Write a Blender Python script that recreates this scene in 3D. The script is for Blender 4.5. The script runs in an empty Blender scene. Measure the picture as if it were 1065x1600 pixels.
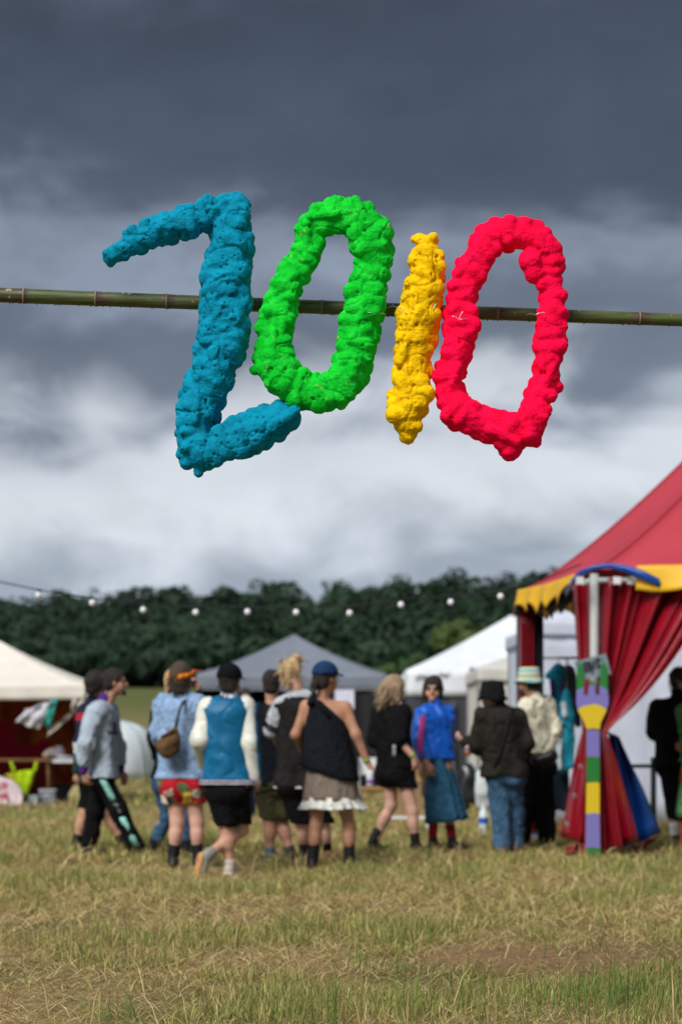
import bpy, math, random
import numpy as np
from mathutils import Vector
R = math.radians
rng = np.random.default_rng(7)
random.seed(7)
sc = bpy.context.scene
col = sc.collection
# ---------------------------------------------------------------- camera
W, H, F, HZ, CH = 1065.0, 1600.0, 3000.0, 1160.0, 1.07      # photo size, focal length and horizon in photo pixels, lens height in metres
FOCUS = 7.0
cam = bpy.data.objects.new('camera', bpy.data.cameras.new('camera')); col.objects.link(cam)
cam.location = (0, 0, CH); cam.rotation_euler = (R(90), 0, 0)
cam.data.sensor_fit = 'VERTICAL'; cam.data.sensor_height = 36.0; cam.data.sensor_width = 24.0
cam.data.lens = F / H * 36.0
cam.data.shift_y = (HZ - H / 2) / H
cam.data.clip_start = 0.1; cam.data.clip_end = 6000
cam.data.dof.use_dof = True; cam.data.dof.focus_distance = FOCUS; cam.data.dof.aperture_fstop = 2.75
sc.camera = cam
# ---------------------------------------------------------------- light and exposure
SUN_EL, SUN_AZ = 44.0, 214.0                                 # azimuth clockwise from +Y: from the left, behind the lens
sun = bpy.data.objects.new('sun', bpy.data.lights.new('sun', 'SUN')); col.objects.link(sun)
sun.data.energy = 1.5; sun.data.angle = R(28); sun.data.color = (1.0, 0.975, 0.94)
_d = Vector((math.sin(R(SUN_AZ)) * math.cos(R(SUN_EL)), math.cos(R(SUN_AZ)) * math.cos(R(SUN_EL)), math.sin(R(SUN_EL))))
sun.rotation_euler = _d.to_track_quat('Z', 'Y').to_euler(); sun.location = (-5, -5, 20)
vs = sc.view_settings
vs.view_transform = 'Standard'; vs.look = 'None'; vs.exposure = 1.55; vs.gamma = 1.0; vs.use_curve_mapping = False
world = bpy.data.worlds.new('World'); sc.world = world; world.use_nodes = True

class NT:
    """short hand for building node trees"""
    def __init__(s, t): s.t = t; t.nodes.clear()
    def n(s, typ, ins=None, **kw):
        nd = s.t.nodes.new(typ)
        for k, v in kw.items(): setattr(nd, k, v)
        for k, v in (ins or {}).items():
            if isinstance(v, bpy.types.NodeSocket): s.t.links.new(v, nd.inputs[k])
            else: nd.inputs[k].default_value = v
        return nd
    def m(s, op, a, b=0.0, clamp=False):
        return s.n('ShaderNodeMath', {0: a, 1: b}, operation=op, use_clamp=clamp).outputs[0]
    def mix(s, f, a, b, blend='MIX'):
        nd = s.n('ShaderNodeMix', {0: f, 6: a, 7: b}, data_type='RGBA', blend_type=blend)
        return nd.outputs[2]
    def ramp(s, fac, stops, interp='LINEAR'):
        nd = s.n('ShaderNodeValToRGB', {0: fac}); cr = nd.color_ramp; cr.interpolation = interp
        while len(cr.elements) < len(stops): cr.elements.new(0.5)
        for e, (p, c) in zip(cr.elements, stops): e.position = p; e.color = tuple(c) + (1.0,) if len(c) == 3 else c
        return nd.outputs[0]
    def noise(s, vec, scale, detail=3.0, rough=0.55, dist=0.0, out=0):
        return s.n('ShaderNodeTexNoise', {'Vector': vec, 'Scale': scale, 'Detail': detail, 'Roughness': rough, 'Distortion': dist}).outputs[out]

def lin(r, g, b):
    f = lambda c: (c / 255 / 12.92) if c <= 10 else ((c / 255 + 0.055) / 1.055) ** 2.4
    return (f(r), f(g), f(b))

def build_world():
    t = NT(world.node_tree)
    g = t.n('ShaderNodeTexCoord').outputs['Generated']
    xyz = t.n('ShaderNodeSeparateXYZ', {0: g})
    e = t.m('ARCSINE', xyz.outputs[2]); az = t.m('ARCTAN2', xyz.outputs[0], xyz.outputs[1])
    v = t.n('ShaderNodeCombineXYZ', {0: t.m('MULTIPLY', az, 1.0), 1: t.m('MULTIPLY', e, 2.3), 2: 0.37}).outputs[0]
    v2 = t.n('ShaderNodeCombineXYZ', {0: t.m('ADD', az, 3.1), 1: t.m('MULTIPLY', e, 1.5), 2: 1.9}).outputs[0]
    n1 = t.noise(v, 6.5, 3, 0.5, 0.25)
    n2 = t.noise(v2, 15.0, 5, 0.52, 0.35)
    n3 = t.noise(v, 3.0, 2, 0.5)
    ew = t.m('ADD', e, t.m('MULTIPLY', t.m('SUBTRACT', n1, 0.5), 0.13))
    ew = t.m('ADD', ew, t.m('MULTIPLY', t.m('SUBTRACT', n2, 0.5), 0.085))
    ew = t.m('SUBTRACT', ew, t.m('MULTIPLY', t.m('SINE', t.m('MULTIPLY', az, 1.0)), 0.03))
    ew = t.m('ADD', ew, 0.007)
    S = 0.42
    stops = [(0.0, lin(140, 150, 166)), (0.080, lin(156, 166, 181)), (0.102, lin(178, 187, 199)), (0.132, lin(213, 218, 225)), (0.166, lin(204, 209, 217)),
             (0.186, lin(140, 148, 161)), (0.200, lin(97, 106, 121)), (0.232, lin(92, 101, 116)), (0.258, lin(128, 138, 154)), (0.272, lin(118, 128, 143)),
             (0.292, lin(60, 69, 83)), (0.325, lin(73, 82, 97)), (0.365, lin(53, 61, 73)), (0.42, lin(78, 86, 100))]
    c = t.ramp(t.m('DIVIDE', ew, S, True), [(p / S, k) for p, k in stops], 'B_SPLINE')
    # the cloud deck goes on overhead as the same broken greys
    hi = t.ramp(n1, [(0.3, lin(92, 100, 114)), (0.7, lin(176, 183, 193))])
    up = t.n('ShaderNodeMapRange', {0: e, 1: 0.40, 2: 0.75}, interpolation_type='SMOOTHSTEP').outputs[0]
    c = t.mix(up, c, hi)
    soft = t.n('ShaderNodeMapRange', {0: n2, 1: 0.25, 2: 0.75, 3: 0.80, 4: 1.20}).outputs[0]
    soft2 = t.n('ShaderNodeMapRange', {0: n3, 1: 0.25, 2: 0.75, 3: 0.85, 4: 1.15}).outputs[0]
    c = t.mix(1.0, c, t.m('MULTIPLY', soft, soft2), 'MULTIPLY')
    bg = t.n('ShaderNodeBackground', {0: c, 1: 0.375})
    sky = t.n('ShaderNodeTexSky', sky_type='NISHITA', sun_disc=False, sun_elevation=R(SUN_EL), sun_rotation=R(SUN_AZ))
    bs = t.n('ShaderNodeBackground', {0: sky.outputs[0], 1: 0.06})
    mx = t.n('ShaderNodeMixShader', {0: 0.04, 1: bg.outputs[0], 2: bs.outputs[0]})
    t.n('ShaderNodeOutputWorld', {0: mx.outputs[0]})
build_world()

# ---------------------------------------------------------------- helpers
def P(px, py, Y):
    """photo pixel at distance Y metres -> point in the place"""
    return np.array([(px - W / 2) / F * Y, Y, CH - (py - HZ) / F * Y])
def GY(py): return CH * F / (py - HZ)                         # distance at which the flat ground shows at pixel row py

MATS = {}
def mat(name, c, rough=0.75, var=0.12, scale=9.0, bump=0.15, bscale=70.0, metal=0.0, spec=0.3, trans=0.0, c2=None, coat=0.0, sheen=0.0, folds=0.0):
    if name in MATS: return MATS[name]
    m = bpy.data.materials.new(name); m.use_nodes = True; MATS[name] = m
    t = NT(m.node_tree)
    co = t.n('ShaderNodeTexCoord').outputs['Object']
    n = t.noise(co, scale, 4, 0.6)
    a = tuple(max(0, x * (1 - var)) for x in c) + (1,); b = tuple(min(1, x * (1 + var)) for x in (c2 or c)) + (1,)
    cc = t.ramp(n, [(0.3, a), (0.7, b)])
    bn = t.noise(co, bscale, 3, 0.6)
    bp = t.n('ShaderNodeBump', {'Strength': bump, 'Distance': 0.02, 'Height': bn})
    if folds:
        mp = t.n('ShaderNodeMapping', {'Vector': co, 'Scale': (1.0, 1.0, 0.55), 'Rotation': (0.3, 0.5, 0.2)}).outputs[0]
        fn_ = t.noise(mp, 9.0, 3, 0.55, 1.6); fr = t.m('ABSOLUTE', t.m('SUBTRACT', fn_, 0.5))
        bp = t.n('ShaderNodeBump', {'Strength': folds, 'Distance': 0.10, 'Height': fr, 'Normal': bp.outputs[0]})
    p = t.n('ShaderNodeBsdfPrincipled', {'Base Color': cc, 'Roughness': rough, 'Metallic': metal, 'Specular IOR Level': spec, 'Normal': bp.outputs[0], 'Coat Weight': coat, 'Sheen Weight': sheen})
    out = p.outputs[0]
    if trans > 0:
        tr = t.n('ShaderNodeBsdfTranslucent', {0: cc})
        out = t.n('ShaderNodeMixShader', {0: trans, 1: out, 2: tr.outputs[0]}).outputs[0]
    t.n('ShaderNodeOutputMaterial', {0: out})
    return m

def mat_custom(name, fn):
    if name in MATS: return MATS[name]
    m = bpy.data.materials.new(name); m.use_nodes = True; MATS[name] = m
    t = NT(m.node_tree); fn(t)
    return m

ORG = {}
def mesh_from(name, V, polys, mats, midx=None, smooth=True):
    me = bpy.data.meshes.new(name)
    V = np.asarray(V, dtype=np.float32)
    if isinstance(polys, np.ndarray):
        k = polys.shape[1]; n = len(polys)
        me.vertices.add(len(V)); me.vertices.foreach_set('co', V.ravel())
        me.loops.add(n * k); me.loops.foreach_set('vertex_index', polys.astype(np.int32).ravel())
        me.polygons.add(n); me.polygons.foreach_set('loop_start', np.arange(0, n * k, k, dtype=np.int32))
        try: me.polygons.foreach_set('loop_total', np.full(n, k, dtype=np.int32))
        except Exception: pass
        me.update(calc_edges=True)
    else:
        me.from_pydata(V.tolist(), [], [list(map(int, f)) for f in polys]); me.update()
    for m in mats: me.materials.append(m)
    if midx is not None: me.polygons.foreach_set('material_index', np.asarray(midx, dtype=np.int32))
    me.polygons.foreach_set('use_smooth', np.full(len(me.polygons), smooth))
    return me

def tag(o, label=None, cat=None, group=None, kind=None):
    if label: o['label'] = label
    if cat: o['category'] = cat
    if group: o['group'] = group
    if kind: o['kind'] = kind
    return o

def empty(name, loc, label=None, cat=None, group=None):
    o = bpy.data.objects.new(name, None); col.objects.link(o)
    o.location = tuple(float(x) for x in loc); o.empty_display_size = 0.1
    ORG[o.name] = np.array(loc, dtype=float)
    return tag(o, label, cat, group)

def obj(name, V, polys, m, parent=None, smooth=True, midx=None, origin=None):
    """V in place coordinates; the object's own origin is its parent's, or its own base"""
    V = np.asarray(V, dtype=float)
    if parent is not None: org = ORG[parent.name]
    elif origin is not None: org = np.array(origin, dtype=float)
    else: org = np.array([(V[:, 0].min() + V[:, 0].max()) / 2, (V[:, 1].min() + V[:, 1].max()) / 2, V[:, 2].min()])
    me = mesh_from(name, V - org, polys, m if isinstance(m, (list, tuple)) else [m], midx, smooth)
    o = bpy.data.objects.new(name, me); col.objects.link(o)
    if parent is not None: o.parent = parent
    else: o.location = tuple(org)
    ORG[o.name] = org
    return o

class MB:
    """collects simple shapes into one mesh"""
    def __init__(s): s.V = []; s.F = []
    def add(s, V, F):
        k = len(s.V); s.V += [tuple(map(float, v)) for v in V]; s.F += [tuple(int(i) + k for i in f) for f in F]; return s
    def box(s, c, size, rz=0.0, ax=None):
        c = np.array(c, float); h = np.array(size, float) / 2
        if ax is None: ax = np.array([[math.cos(rz), math.sin(rz), 0], [-math.sin(rz), math.cos(rz), 0], [0, 0, 1]])
        V = [c + sx * h[0] * ax[0] + sy * h[1] * ax[1] + sz * h[2] * ax[2] for sz in (-1, 1) for sy in (-1, 1) for sx in (-1, 1)]
        return s.add(V, [(0, 2, 3, 1), (4, 5, 7, 6), (0, 1, 5, 4), (2, 6, 7, 3), (0, 4, 6, 2), (1, 3, 7, 5)])
    def tube(s, path, r, n=8, cap=True):
        path = [np.array(p, float) for p in path]; m = len(path)
        r = r if hasattr(r, '__len__') else [r] * m
        V = []; u = None
        for i, p in enumerate(path):
            d = path[min(i + 1, m - 1)] - path[max(i - 1, 0)]; d /= (np.linalg.norm(d) + 1e-9)
            if u is None:
                u = np.cross(d, [0, 0, 1.0]) if abs(d[2]) < 0.9 else np.cross(d, [1.0, 0, 0])
            u = u - d * np.dot(u, d); u /= np.linalg.norm(u) + 1e-9; w = np.cross(d, u)
            for k in range(n):
                a = 2 * math.pi * k / n; V.append(p + r[i] * (math.cos(a) * u + math.sin(a) * w))
        Fc = [(i * n + k, i * n + (k + 1) % n, (i + 1) * n + (k + 1) % n, (i + 1) * n + k) for i in range(m - 1) for k in range(n)]
        if cap: Fc += [tuple(range(n))[::-1], tuple((m - 1) * n + k for k in range(n))]
        return s.add(V, Fc)
    def ball(s, c, r, n=10, m=7):
        r = np.array(r if hasattr(r, '__len__') else (r, r, r), float); c = np.array(c, float); V = []; Fc = []
        for i in range(m + 1):
            th = math.pi * i / m
            for k in range(n):
                a = 2 * math.pi * k / n
                V.append(c + r * np.array([math.sin(th) * math.cos(a), math.sin(th) * math.sin(a), math.cos(th)]))
        Fc = [(i * n + k, (i + 1) * n + k, (i + 1) * n + (k + 1) % n, i * n + (k + 1) % n) for i in range(m) for k in range(n)]
        return s.add(V, Fc)
    def sheet(s, G, th=0.004):
        """grid of points [nu][nv] -> cloth with thickness"""
        G = np.asarray(G, float); nu, nv = G.shape[:2]
        du = np.gradient(G, axis=0); dv = np.gradient(G, axis=1)
        N = np.cross(du, dv); N /= (np.linalg.norm(N, axis=2, keepdims=True) + 1e-9)
        A = (G + N * th / 2).reshape(-1, 3); B = (G - N * th / 2).reshape(-1, 3); o = nu * nv
        q = lambda i, j: i * nv + j
        Fc = []
        for i in range(nu - 1):
            for j in range(nv - 1):
                Fc.append((q(i, j), q(i + 1, j), q(i + 1, j + 1), q(i, j + 1)))
                Fc.append((o + q(i, j), o + q(i, j + 1), o + q(i + 1, j + 1), o + q(i + 1, j)))
        for i in range(nu - 1):
            Fc.append((q(i, 0), o + q(i, 0), o + q(i + 1, 0), q(i + 1, 0))); Fc.append((q(i, nv - 1), q(i + 1, nv - 1), o + q(i + 1, nv - 1), o + q(i, nv - 1)))
        for j in range(nv - 1):
            Fc.append((q(0, j), q(0, j + 1), o + q(0, j + 1), o + q(0, j))); Fc.append((q(nu - 1, j), o + q(nu - 1, j), o + q(nu - 1, j + 1), q(nu - 1, j + 1)))
        return s.add(np.vstack([A, B]), Fc)
    def build(s, name, m, parent=None, smooth=False, **kw): return obj(name, np.array(s.V), s.F, m, parent, smooth, **kw)

# ---- smooth solids: distance fields sampled on a grid, skinned with surface nets
_E = [(0, 1), (2, 3), (4, 5), (6, 7), (0, 2), (1, 3), (4, 6), (5, 7), (0, 4), (1, 5), (2, 6), (3, 7)]
_C = np.array([(i & 1, (i >> 1) & 1, (i >> 2) & 1) for i in range(8)])
def surface_nets(f, o, h):
    s = f < 0
    cnt = np.zeros(tuple(n - 1 for n in f.shape), np.int8)
    for c in _C: cnt += s[c[0]:f.shape[0] - 1 + c[0], c[1]:f.shape[1] - 1 + c[1], c[2]:f.shape[2] - 1 + c[2]]
    act = (cnt > 0) & (cnt < 8)
    ai = np.argwhere(act); idx = np.full(act.shape, -1, np.int64); idx[act] = np.arange(len(ai))
    val = np.stack([f[ai[:, 0] + c[0], ai[:, 1] + c[1], ai[:, 2] + c[2]] for c in _C], 1)
    acc = np.zeros((len(ai), 3)); k = np.zeros(len(ai))
    for a, b in _E:
        va, vb = val[:, a], val[:, b]; cr = (va < 0) != (vb < 0)
        t = np.where(cr, va / np.where(cr, va - vb, 1.0), 0.0)
        acc += np.where(cr[:, None], _C[a] + t[:, None] * (_C[b] - _C[a]), 0); k += cr
    V = (ai + acc / np.maximum(k, 1)[:, None]) * h + o
    Q = []
    for ax in range(3):
        b, c = (ax + 1) % 3, (ax + 2) % 3
        sl0 = [slice(None)] * 3; sl1 = [slice(None)] * 3
        sl0[ax] = slice(0, -1); sl1[ax] = slice(1, None)
        ch = s[tuple(sl0)] != s[tuple(sl1)]
        e = np.argwhere(ch); e = e[(e[:, b] > 0) & (e[:, c] > 0) & (e[:, b] < f.shape[b] - 1) & (e[:, c] < f.shape[c] - 1)]
        if not len(e): continue
        ins = s[e[:, 0], e[:, 1], e[:, 2]]
        def cell(db, dc):
            q = e.copy(); q[:, b] -= db; q[:, c] -= dc; return idx[q[:, 0], q[:, 1], q[:, 2]]
        q = np.stack([cell(1, 1), cell(0, 1), cell(0, 0), cell(1, 0)], 1)
        q[~ins] = q[~ins][:, ::-1]
        Q.append(q)
    Q = np.vstack(Q) if Q else np.zeros((0, 4), int)
    return V, Q[(Q >= 0).all(1)]

class Vol:
    def __init__(s, lo, hi, h):
        s.lo = np.array(lo, float); s.h = h
        n = np.ceil((np.array(hi, float) - s.lo) / h).astype(int) + 1
        s.ax = [s.lo[i] + np.arange(n[i]) * h for i in range(3)]
        s.f = np.full(tuple(n), 1.0, np.float32)
    def win(s, lo, hi):
        sl = []
        for i in range(3):
            a = int(np.clip(math.floor((lo[i] - s.lo[i]) / s.h), 0, len(s.ax[i]))); b = int(np.clip(math.ceil((hi[i] - s.lo[i]) / s.h) + 1, 0, len(s.ax[i])))
            sl.append(slice(a, b))
        return tuple(sl), s.ax[0][sl[0]][:, None, None], s.ax[1][sl[1]][None, :, None], s.ax[2][sl[2]][None, None, :]
    def put(s, sl, d, k, op='u'):
        f = s.f[sl]; d = d.astype(np.float32)
        if op == 'u':
            hh = np.maximum(k - np.abs(f - d), 0) / k if k > 0 else 0
            s.f[sl] = np.minimum(f, d) - hh * hh * k * 0.25
        else:
            d = -d; hh = np.maximum(k - np.abs(f - d), 0) / k if k > 0 else 0
            s.f[sl] = np.maximum(f, d) + hh * hh * k * 0.25
    def cone(s, a, b, ra, rb, k=0.03, op='u'):
        a = np.array(a, float); b = np.array(b, float); m = max(ra, rb) + k + 2.5 * s.h
        sl, X, Y, Z = s.win(np.minimum(a, b) - m, np.maximum(a, b) + m)
        if 0 in s.f[sl].shape: return s
        ba = b - a; L = float(ba @ ba) + 1e-9
        t = np.clip(((X - a[0]) * ba[0] + (Y - a[1]) * ba[1] + (Z - a[2]) * ba[2]) / L, 0, 1)
        d = np.sqrt((X - a[0] - t * ba[0]) ** 2 + (Y - a[1] - t * ba[1]) ** 2 + (Z - a[2] - t * ba[2]) ** 2) - (ra + t * (rb - ra))
        s.put(sl, d, k, op); return s
    def ell(s, c, r, axes=None, k=0.03, op='u'):
        c = np.array(c, float); r = np.array(r, float); axes = np.eye(3) if axes is None else axes
        m = r.max() + k + 2.5 * s.h
        sl, X, Y, Z = s.win(c - m, c + m)
        if 0 in s.f[sl].shape: return s
        q = 0
        for i in range(3): q = q + (((X - c[0]) * axes[i][0] + (Y - c[1]) * axes[i][1] + (Z - c[2]) * axes[i][2]) / r[i]) ** 2
        s.put(sl, (np.sqrt(q) - 1) * r.min(), k, op); return s
    def plane(s, p, n):
        """cut away the side the normal points to"""
        n = np.array(n, float); n /= np.linalg.norm(n)
        d = (s.ax[0][:, None, None] - p[0]) * n[0] + (s.ax[1][None, :, None] - p[1]) * n[1] + (s.ax[2][None, None, :] - p[2]) * n[2]
        s.f = np.maximum(s.f, d.astype(np.float32)); return s
    def mesh(s): return surface_nets(s.f, s.lo, s.h)

_LAT = rng.random((32, 32, 32))
def vnoise(Pt, scale):
    q = np.asarray(Pt) * scale; i = np.floor(q).astype(int); f = q - i; f = f * f * (3 - 2 * f); r = 0
    for c in _C:
        w = np.prod(np.where(c, f, 1 - f), axis=1); j = (i + c) & 31
        r = r + w * _LAT[j[:, 0], j[:, 1], j[:, 2]]
    return r - 0.5
def vnormals(V, Q):
    a, b, c, d = (V[Q[:, i]] for i in range(4)); n = np.cross(c - a, d - b); N = np.zeros_like(V)
    for i in range(4): np.add.at(N, Q[:, i], n)
    return N / (np.linalg.norm(N, axis=1, keepdims=True) + 1e-12)
def relax(V, Q, it=1, w=0.5):
    for _ in range(it):
        S = np.zeros_like(V); k = np.zeros(len(V))
        for i in range(4):
            j = (i + 1) % 4; np.add.at(S, Q[:, i], V[Q[:, j]]); np.add.at(S, Q[:, j], V[Q[:, i]]); np.add.at(k, Q[:, i], 1); np.add.at(k, Q[:, j], 1)
        V = V * (1 - w) + w * S / np.maximum(k, 1)[:, None]
    return V
# ---------------------------------------------------------------- ground
def zt(x, y):
    y = np.asarray(y, float)
    return np.interp(y, [0, 42, 60, 110, 170, 330, 520, 4000], [0, 0, 0.35, 2.8, 5.9, 13.5, 15, 15]) + 0 * np.asarray(x, float)
def patch(x, y):
    """0 = bare flattened straw, 1 = upright greener grass; follows the patches in the field"""
    p = np.stack([np.ravel(x), np.ravel(y), np.zeros(np.size(x))], 1)
    n = 0.48 + 1.3 * vnoise(p + 11.3, 0.55) + 1.5 * vnoise(p + 3.7, 1.5) + 1.1 * vnoise(p, 3.6)
    X, Y = p[:, 0], p[:, 1]
    n = n - 0.85 * np.exp(-(((X - 1.0) / 0.85) ** 2 + ((Y - 9.6) / 0.9) ** 2)) - 0.5 * np.exp(-(((X + 1.0) / 0.8) ** 2 + ((Y - 8.3) / 0.5) ** 2)) + 0.45 * np.exp(-(((X - 1.1) / 0.65) ** 2 + ((Y - 7.5) / 0.6) ** 2)) - 0.25 * np.exp(-(((X + 0.2) / 0.8) ** 2 + ((Y - 7.4) / 0.5) ** 2))
    n = n + 0.35 * np.exp(-(((X + 1.9) / 0.5) ** 2 + ((Y - 12.2) / 0.8) ** 2))
    return np.clip(n, 0, 1).reshape(np.shape(x))

def ground_mat(t):
    co = t.n('ShaderNodeTexCoord').outputs['Object']
    xyz = t.n('ShaderNodeSeparateXYZ', {0: co})
    a = t.noise(co, 0.9, 5, 0.6); b = t.noise(co, 14.0, 5, 0.7); c = t.noise(co, 90.0, 3, 0.7)
    near = t.ramp(b, [(0.30, (0.10, 0.062, 0.028)), (0.5, (0.25, 0.175, 0.085)), (0.72, (0.42, 0.31, 0.165))])
    grn = t.ramp(b, [(0.3, (0.075, 0.085, 0.022)), (0.7, (0.19, 0.175, 0.065))])
    k = t.mix(t.n('ShaderNodeMapRange', {0: a, 1: 0.42, 2: 0.62}).outputs[0], near, grn)
    dx = t.m('DIVIDE', t.m('SUBTRACT', xyz.outputs[0], 1.05), 0.8); dy = t.m('DIVIDE', t.m('SUBTRACT', xyz.outputs[1], 9.6), 0.75)
    rr = t.m('ADD', t.m('ADD', t.m('MULTIPLY', dx, dx), t.m('MULTIPLY', dy, dy)), t.m('MULTIPLY', t.m('SUBTRACT', t.noise(co, 4.0, 4, .65), .5), 2.2))
    k = t.mix(t.n('ShaderNodeMapRange', {0: rr, 1: 1.1, 2: 0.5}).outputs[0], k, t.ramp(b, [(0.3, (0.15, 0.085, 0.042)), (0.7, (0.36, 0.235, 0.125))]))
    far = t.mix(t.n('ShaderNodeMapRange', {0: xyz.outputs[1], 1: 85.0, 2: 125.0}).outputs[0], (0.20, 0.165, 0.066, 1), (0.085, 0.105, 0.034, 1))
    far = t.mix(t.m('MULTIPLY', t.noise(co, 0.15, 4, 0.7), 0.6), far, (0.14, 0.13, 0.05, 1))
    k = t.mix(t.n('ShaderNodeMapRange', {0: xyz.outputs[1], 1: 20.0, 2: 45.0}).outputs[0], k, far)
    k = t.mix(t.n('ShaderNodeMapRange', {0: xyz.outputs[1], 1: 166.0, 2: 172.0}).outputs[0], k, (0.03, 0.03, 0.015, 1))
    hh = t.m('ADD', b, t.m('MULTIPLY', c, 0.5))
    bp = t.n('ShaderNodeBump', {'Strength': 0.7, 'Distance': 0.03, 'Height': hh})
    p = t.n('ShaderNodeBsdfPrincipled', {'Base Color': k, 'Roughness': 0.95, 'Specular IOR Level': 0.1, 'Normal': bp.outputs[0]})
    t.n('ShaderNodeOutputMaterial', {0: p.outputs[0]})
def build_ground():
    ys = np.concatenate([np.linspace(-6, 30, 145), np.linspace(30, 60, 41)[1:], np.linspace(60, 520, 60)[1:], [900, 1800, 4000]])
    us = np.linspace(-1, 1, 61)
    Y = np.repeat(ys[:, None], 61, 1); X = us[None, :] * (12 + np.maximum(Y, 0) * 0.9)
    Z = zt(X, Y)
    q = np.stack([X.ravel(), Y.ravel(), 0 * X.ravel()], 1)
    Z = Z + ((0.03 * vnoise(q, 0.8) + 0.015 * vnoise(q, 2.5)).reshape(X.shape)) * np.where((Y < 45), 1, 12)
    V = np.stack([X, Y, Z], 2).reshape(-1, 3); n = 61
    i = np.arange(len(ys) - 1)[:, None]; j = np.arange(60)[None, :]
    Q = np.stack([i * n + j, i * n + j + 1, (i + 1) * n + j + 1, (i + 1) * n + j], 2).reshape(-1, 4)
    tag(obj('ground', V, Q, mat_custom('dry_field', ground_mat), origin=(0, 0, 0)), 'dry mown field sloping up to the wood', kind='structure')
build_ground()
def gz(x, y):
    q = np.stack([np.ravel(x), np.ravel(y), 0 * np.ravel(x)], 1)
    return (zt(np.ravel(x), np.ravel(y)) + (0.03 * vnoise(q, 0.8) + 0.015 * vnoise(q, 2.5))).reshape(np.shape(x))

def grass_mat(t):
    a = t.n('ShaderNodeAttribute', attribute_name='blade_colour').outputs['Color']
    p = t.n('ShaderNodeBsdfPrincipled', {'Base Color': a, 'Roughness': 0.7, 'Specular IOR Level': 0.25})
    tr = t.n('ShaderNodeBsdfTranslucent', {0: a})
    t.n('ShaderNodeOutputMaterial', {0: t.n('ShaderNodeMixShader', {0: 0.25, 1: p.outputs[0], 2: tr.outputs[0]}).outputs[0]})
def blades(name, label, x, y, h, lean, w, colr, az=None, base_z=0.0):
    n = len(x); z = gz(x, y) - 0.006 + base_z
    az = rng.random(n) * 6.283 if az is None else az
    wa = rng.random(n) * 6.283
    wd = np.stack([np.cos(wa), np.sin(wa), 0.25 * (rng.random(n) - 0.5)], 1) * (w / 2)[:, None]
    ld = np.stack([np.cos(az), np.sin(az), 0 * az], 1) * (h * np.sin(lean))[:, None]
    up = np.stack([0 * h, 0 * h, h * np.cos(lean)], 1)
    b = np.stack([x, y, z], 1); mid = b + 0.38 * ld + 0.60 * up; tip = b + ld + up * 0.96
    V = np.stack([b - wd, b + wd, mid - wd * 0.8, mid + wd * 0.8, tip], 1).reshape(-1, 3)
    k = np.arange(n)[:, None] * 5
    T = np.stack([k + [0, 1, 3], k + [0, 3, 2], k + [2, 3, 4]], 1).reshape(-1, 3)
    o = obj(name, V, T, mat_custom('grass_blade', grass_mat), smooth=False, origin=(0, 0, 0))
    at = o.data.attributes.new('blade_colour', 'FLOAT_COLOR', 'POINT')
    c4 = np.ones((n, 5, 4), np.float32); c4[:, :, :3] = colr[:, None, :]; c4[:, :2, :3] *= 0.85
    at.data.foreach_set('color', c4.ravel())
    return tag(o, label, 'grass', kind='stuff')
def scatter(y0, y1, dens, mx=0.9):
    A = (y1 - y0) * (0.355 * (y0 + y1) / 2 + 2 * mx); n = int(A * dens)
    q = (y0 / y1) ** 2; y = y1 * np.sqrt(q + (1 - q) * rng.random(n))
    x = (rng.random(n) - 0.5) * (0.355 * y + 2 * mx)
    return x, y
STRAW = np.array([[0.52, 0.40, 0.18], [0.42, 0.30, 0.12], [0.60, 0.49, 0.25], [0.30, 0.195, 0.075], [0.46, 0.38, 0.16], [0.17, 0.11, 0.05], [0.22, 0.15, 0.065]])
GREEN = np.array([[0.12, 0.19, 0.035], [0.17, 0.22, 0.05], [0.08, 0.135, 0.03], [0.24, 0.25, 0.075], [0.145, 0.20, 0.04]])
OLIVE = np.array([[0.31, 0.30, 0.085], [0.38, 0.34, 0.11], [0.25, 0.26, 0.065], [0.42, 0.38, 0.15]])
def pick(tab, n): return np.minimum(tab[rng.integers(0, len(tab), n)] * (0.85 + 0.6 * rng.random((n, 1))), .85)
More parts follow.
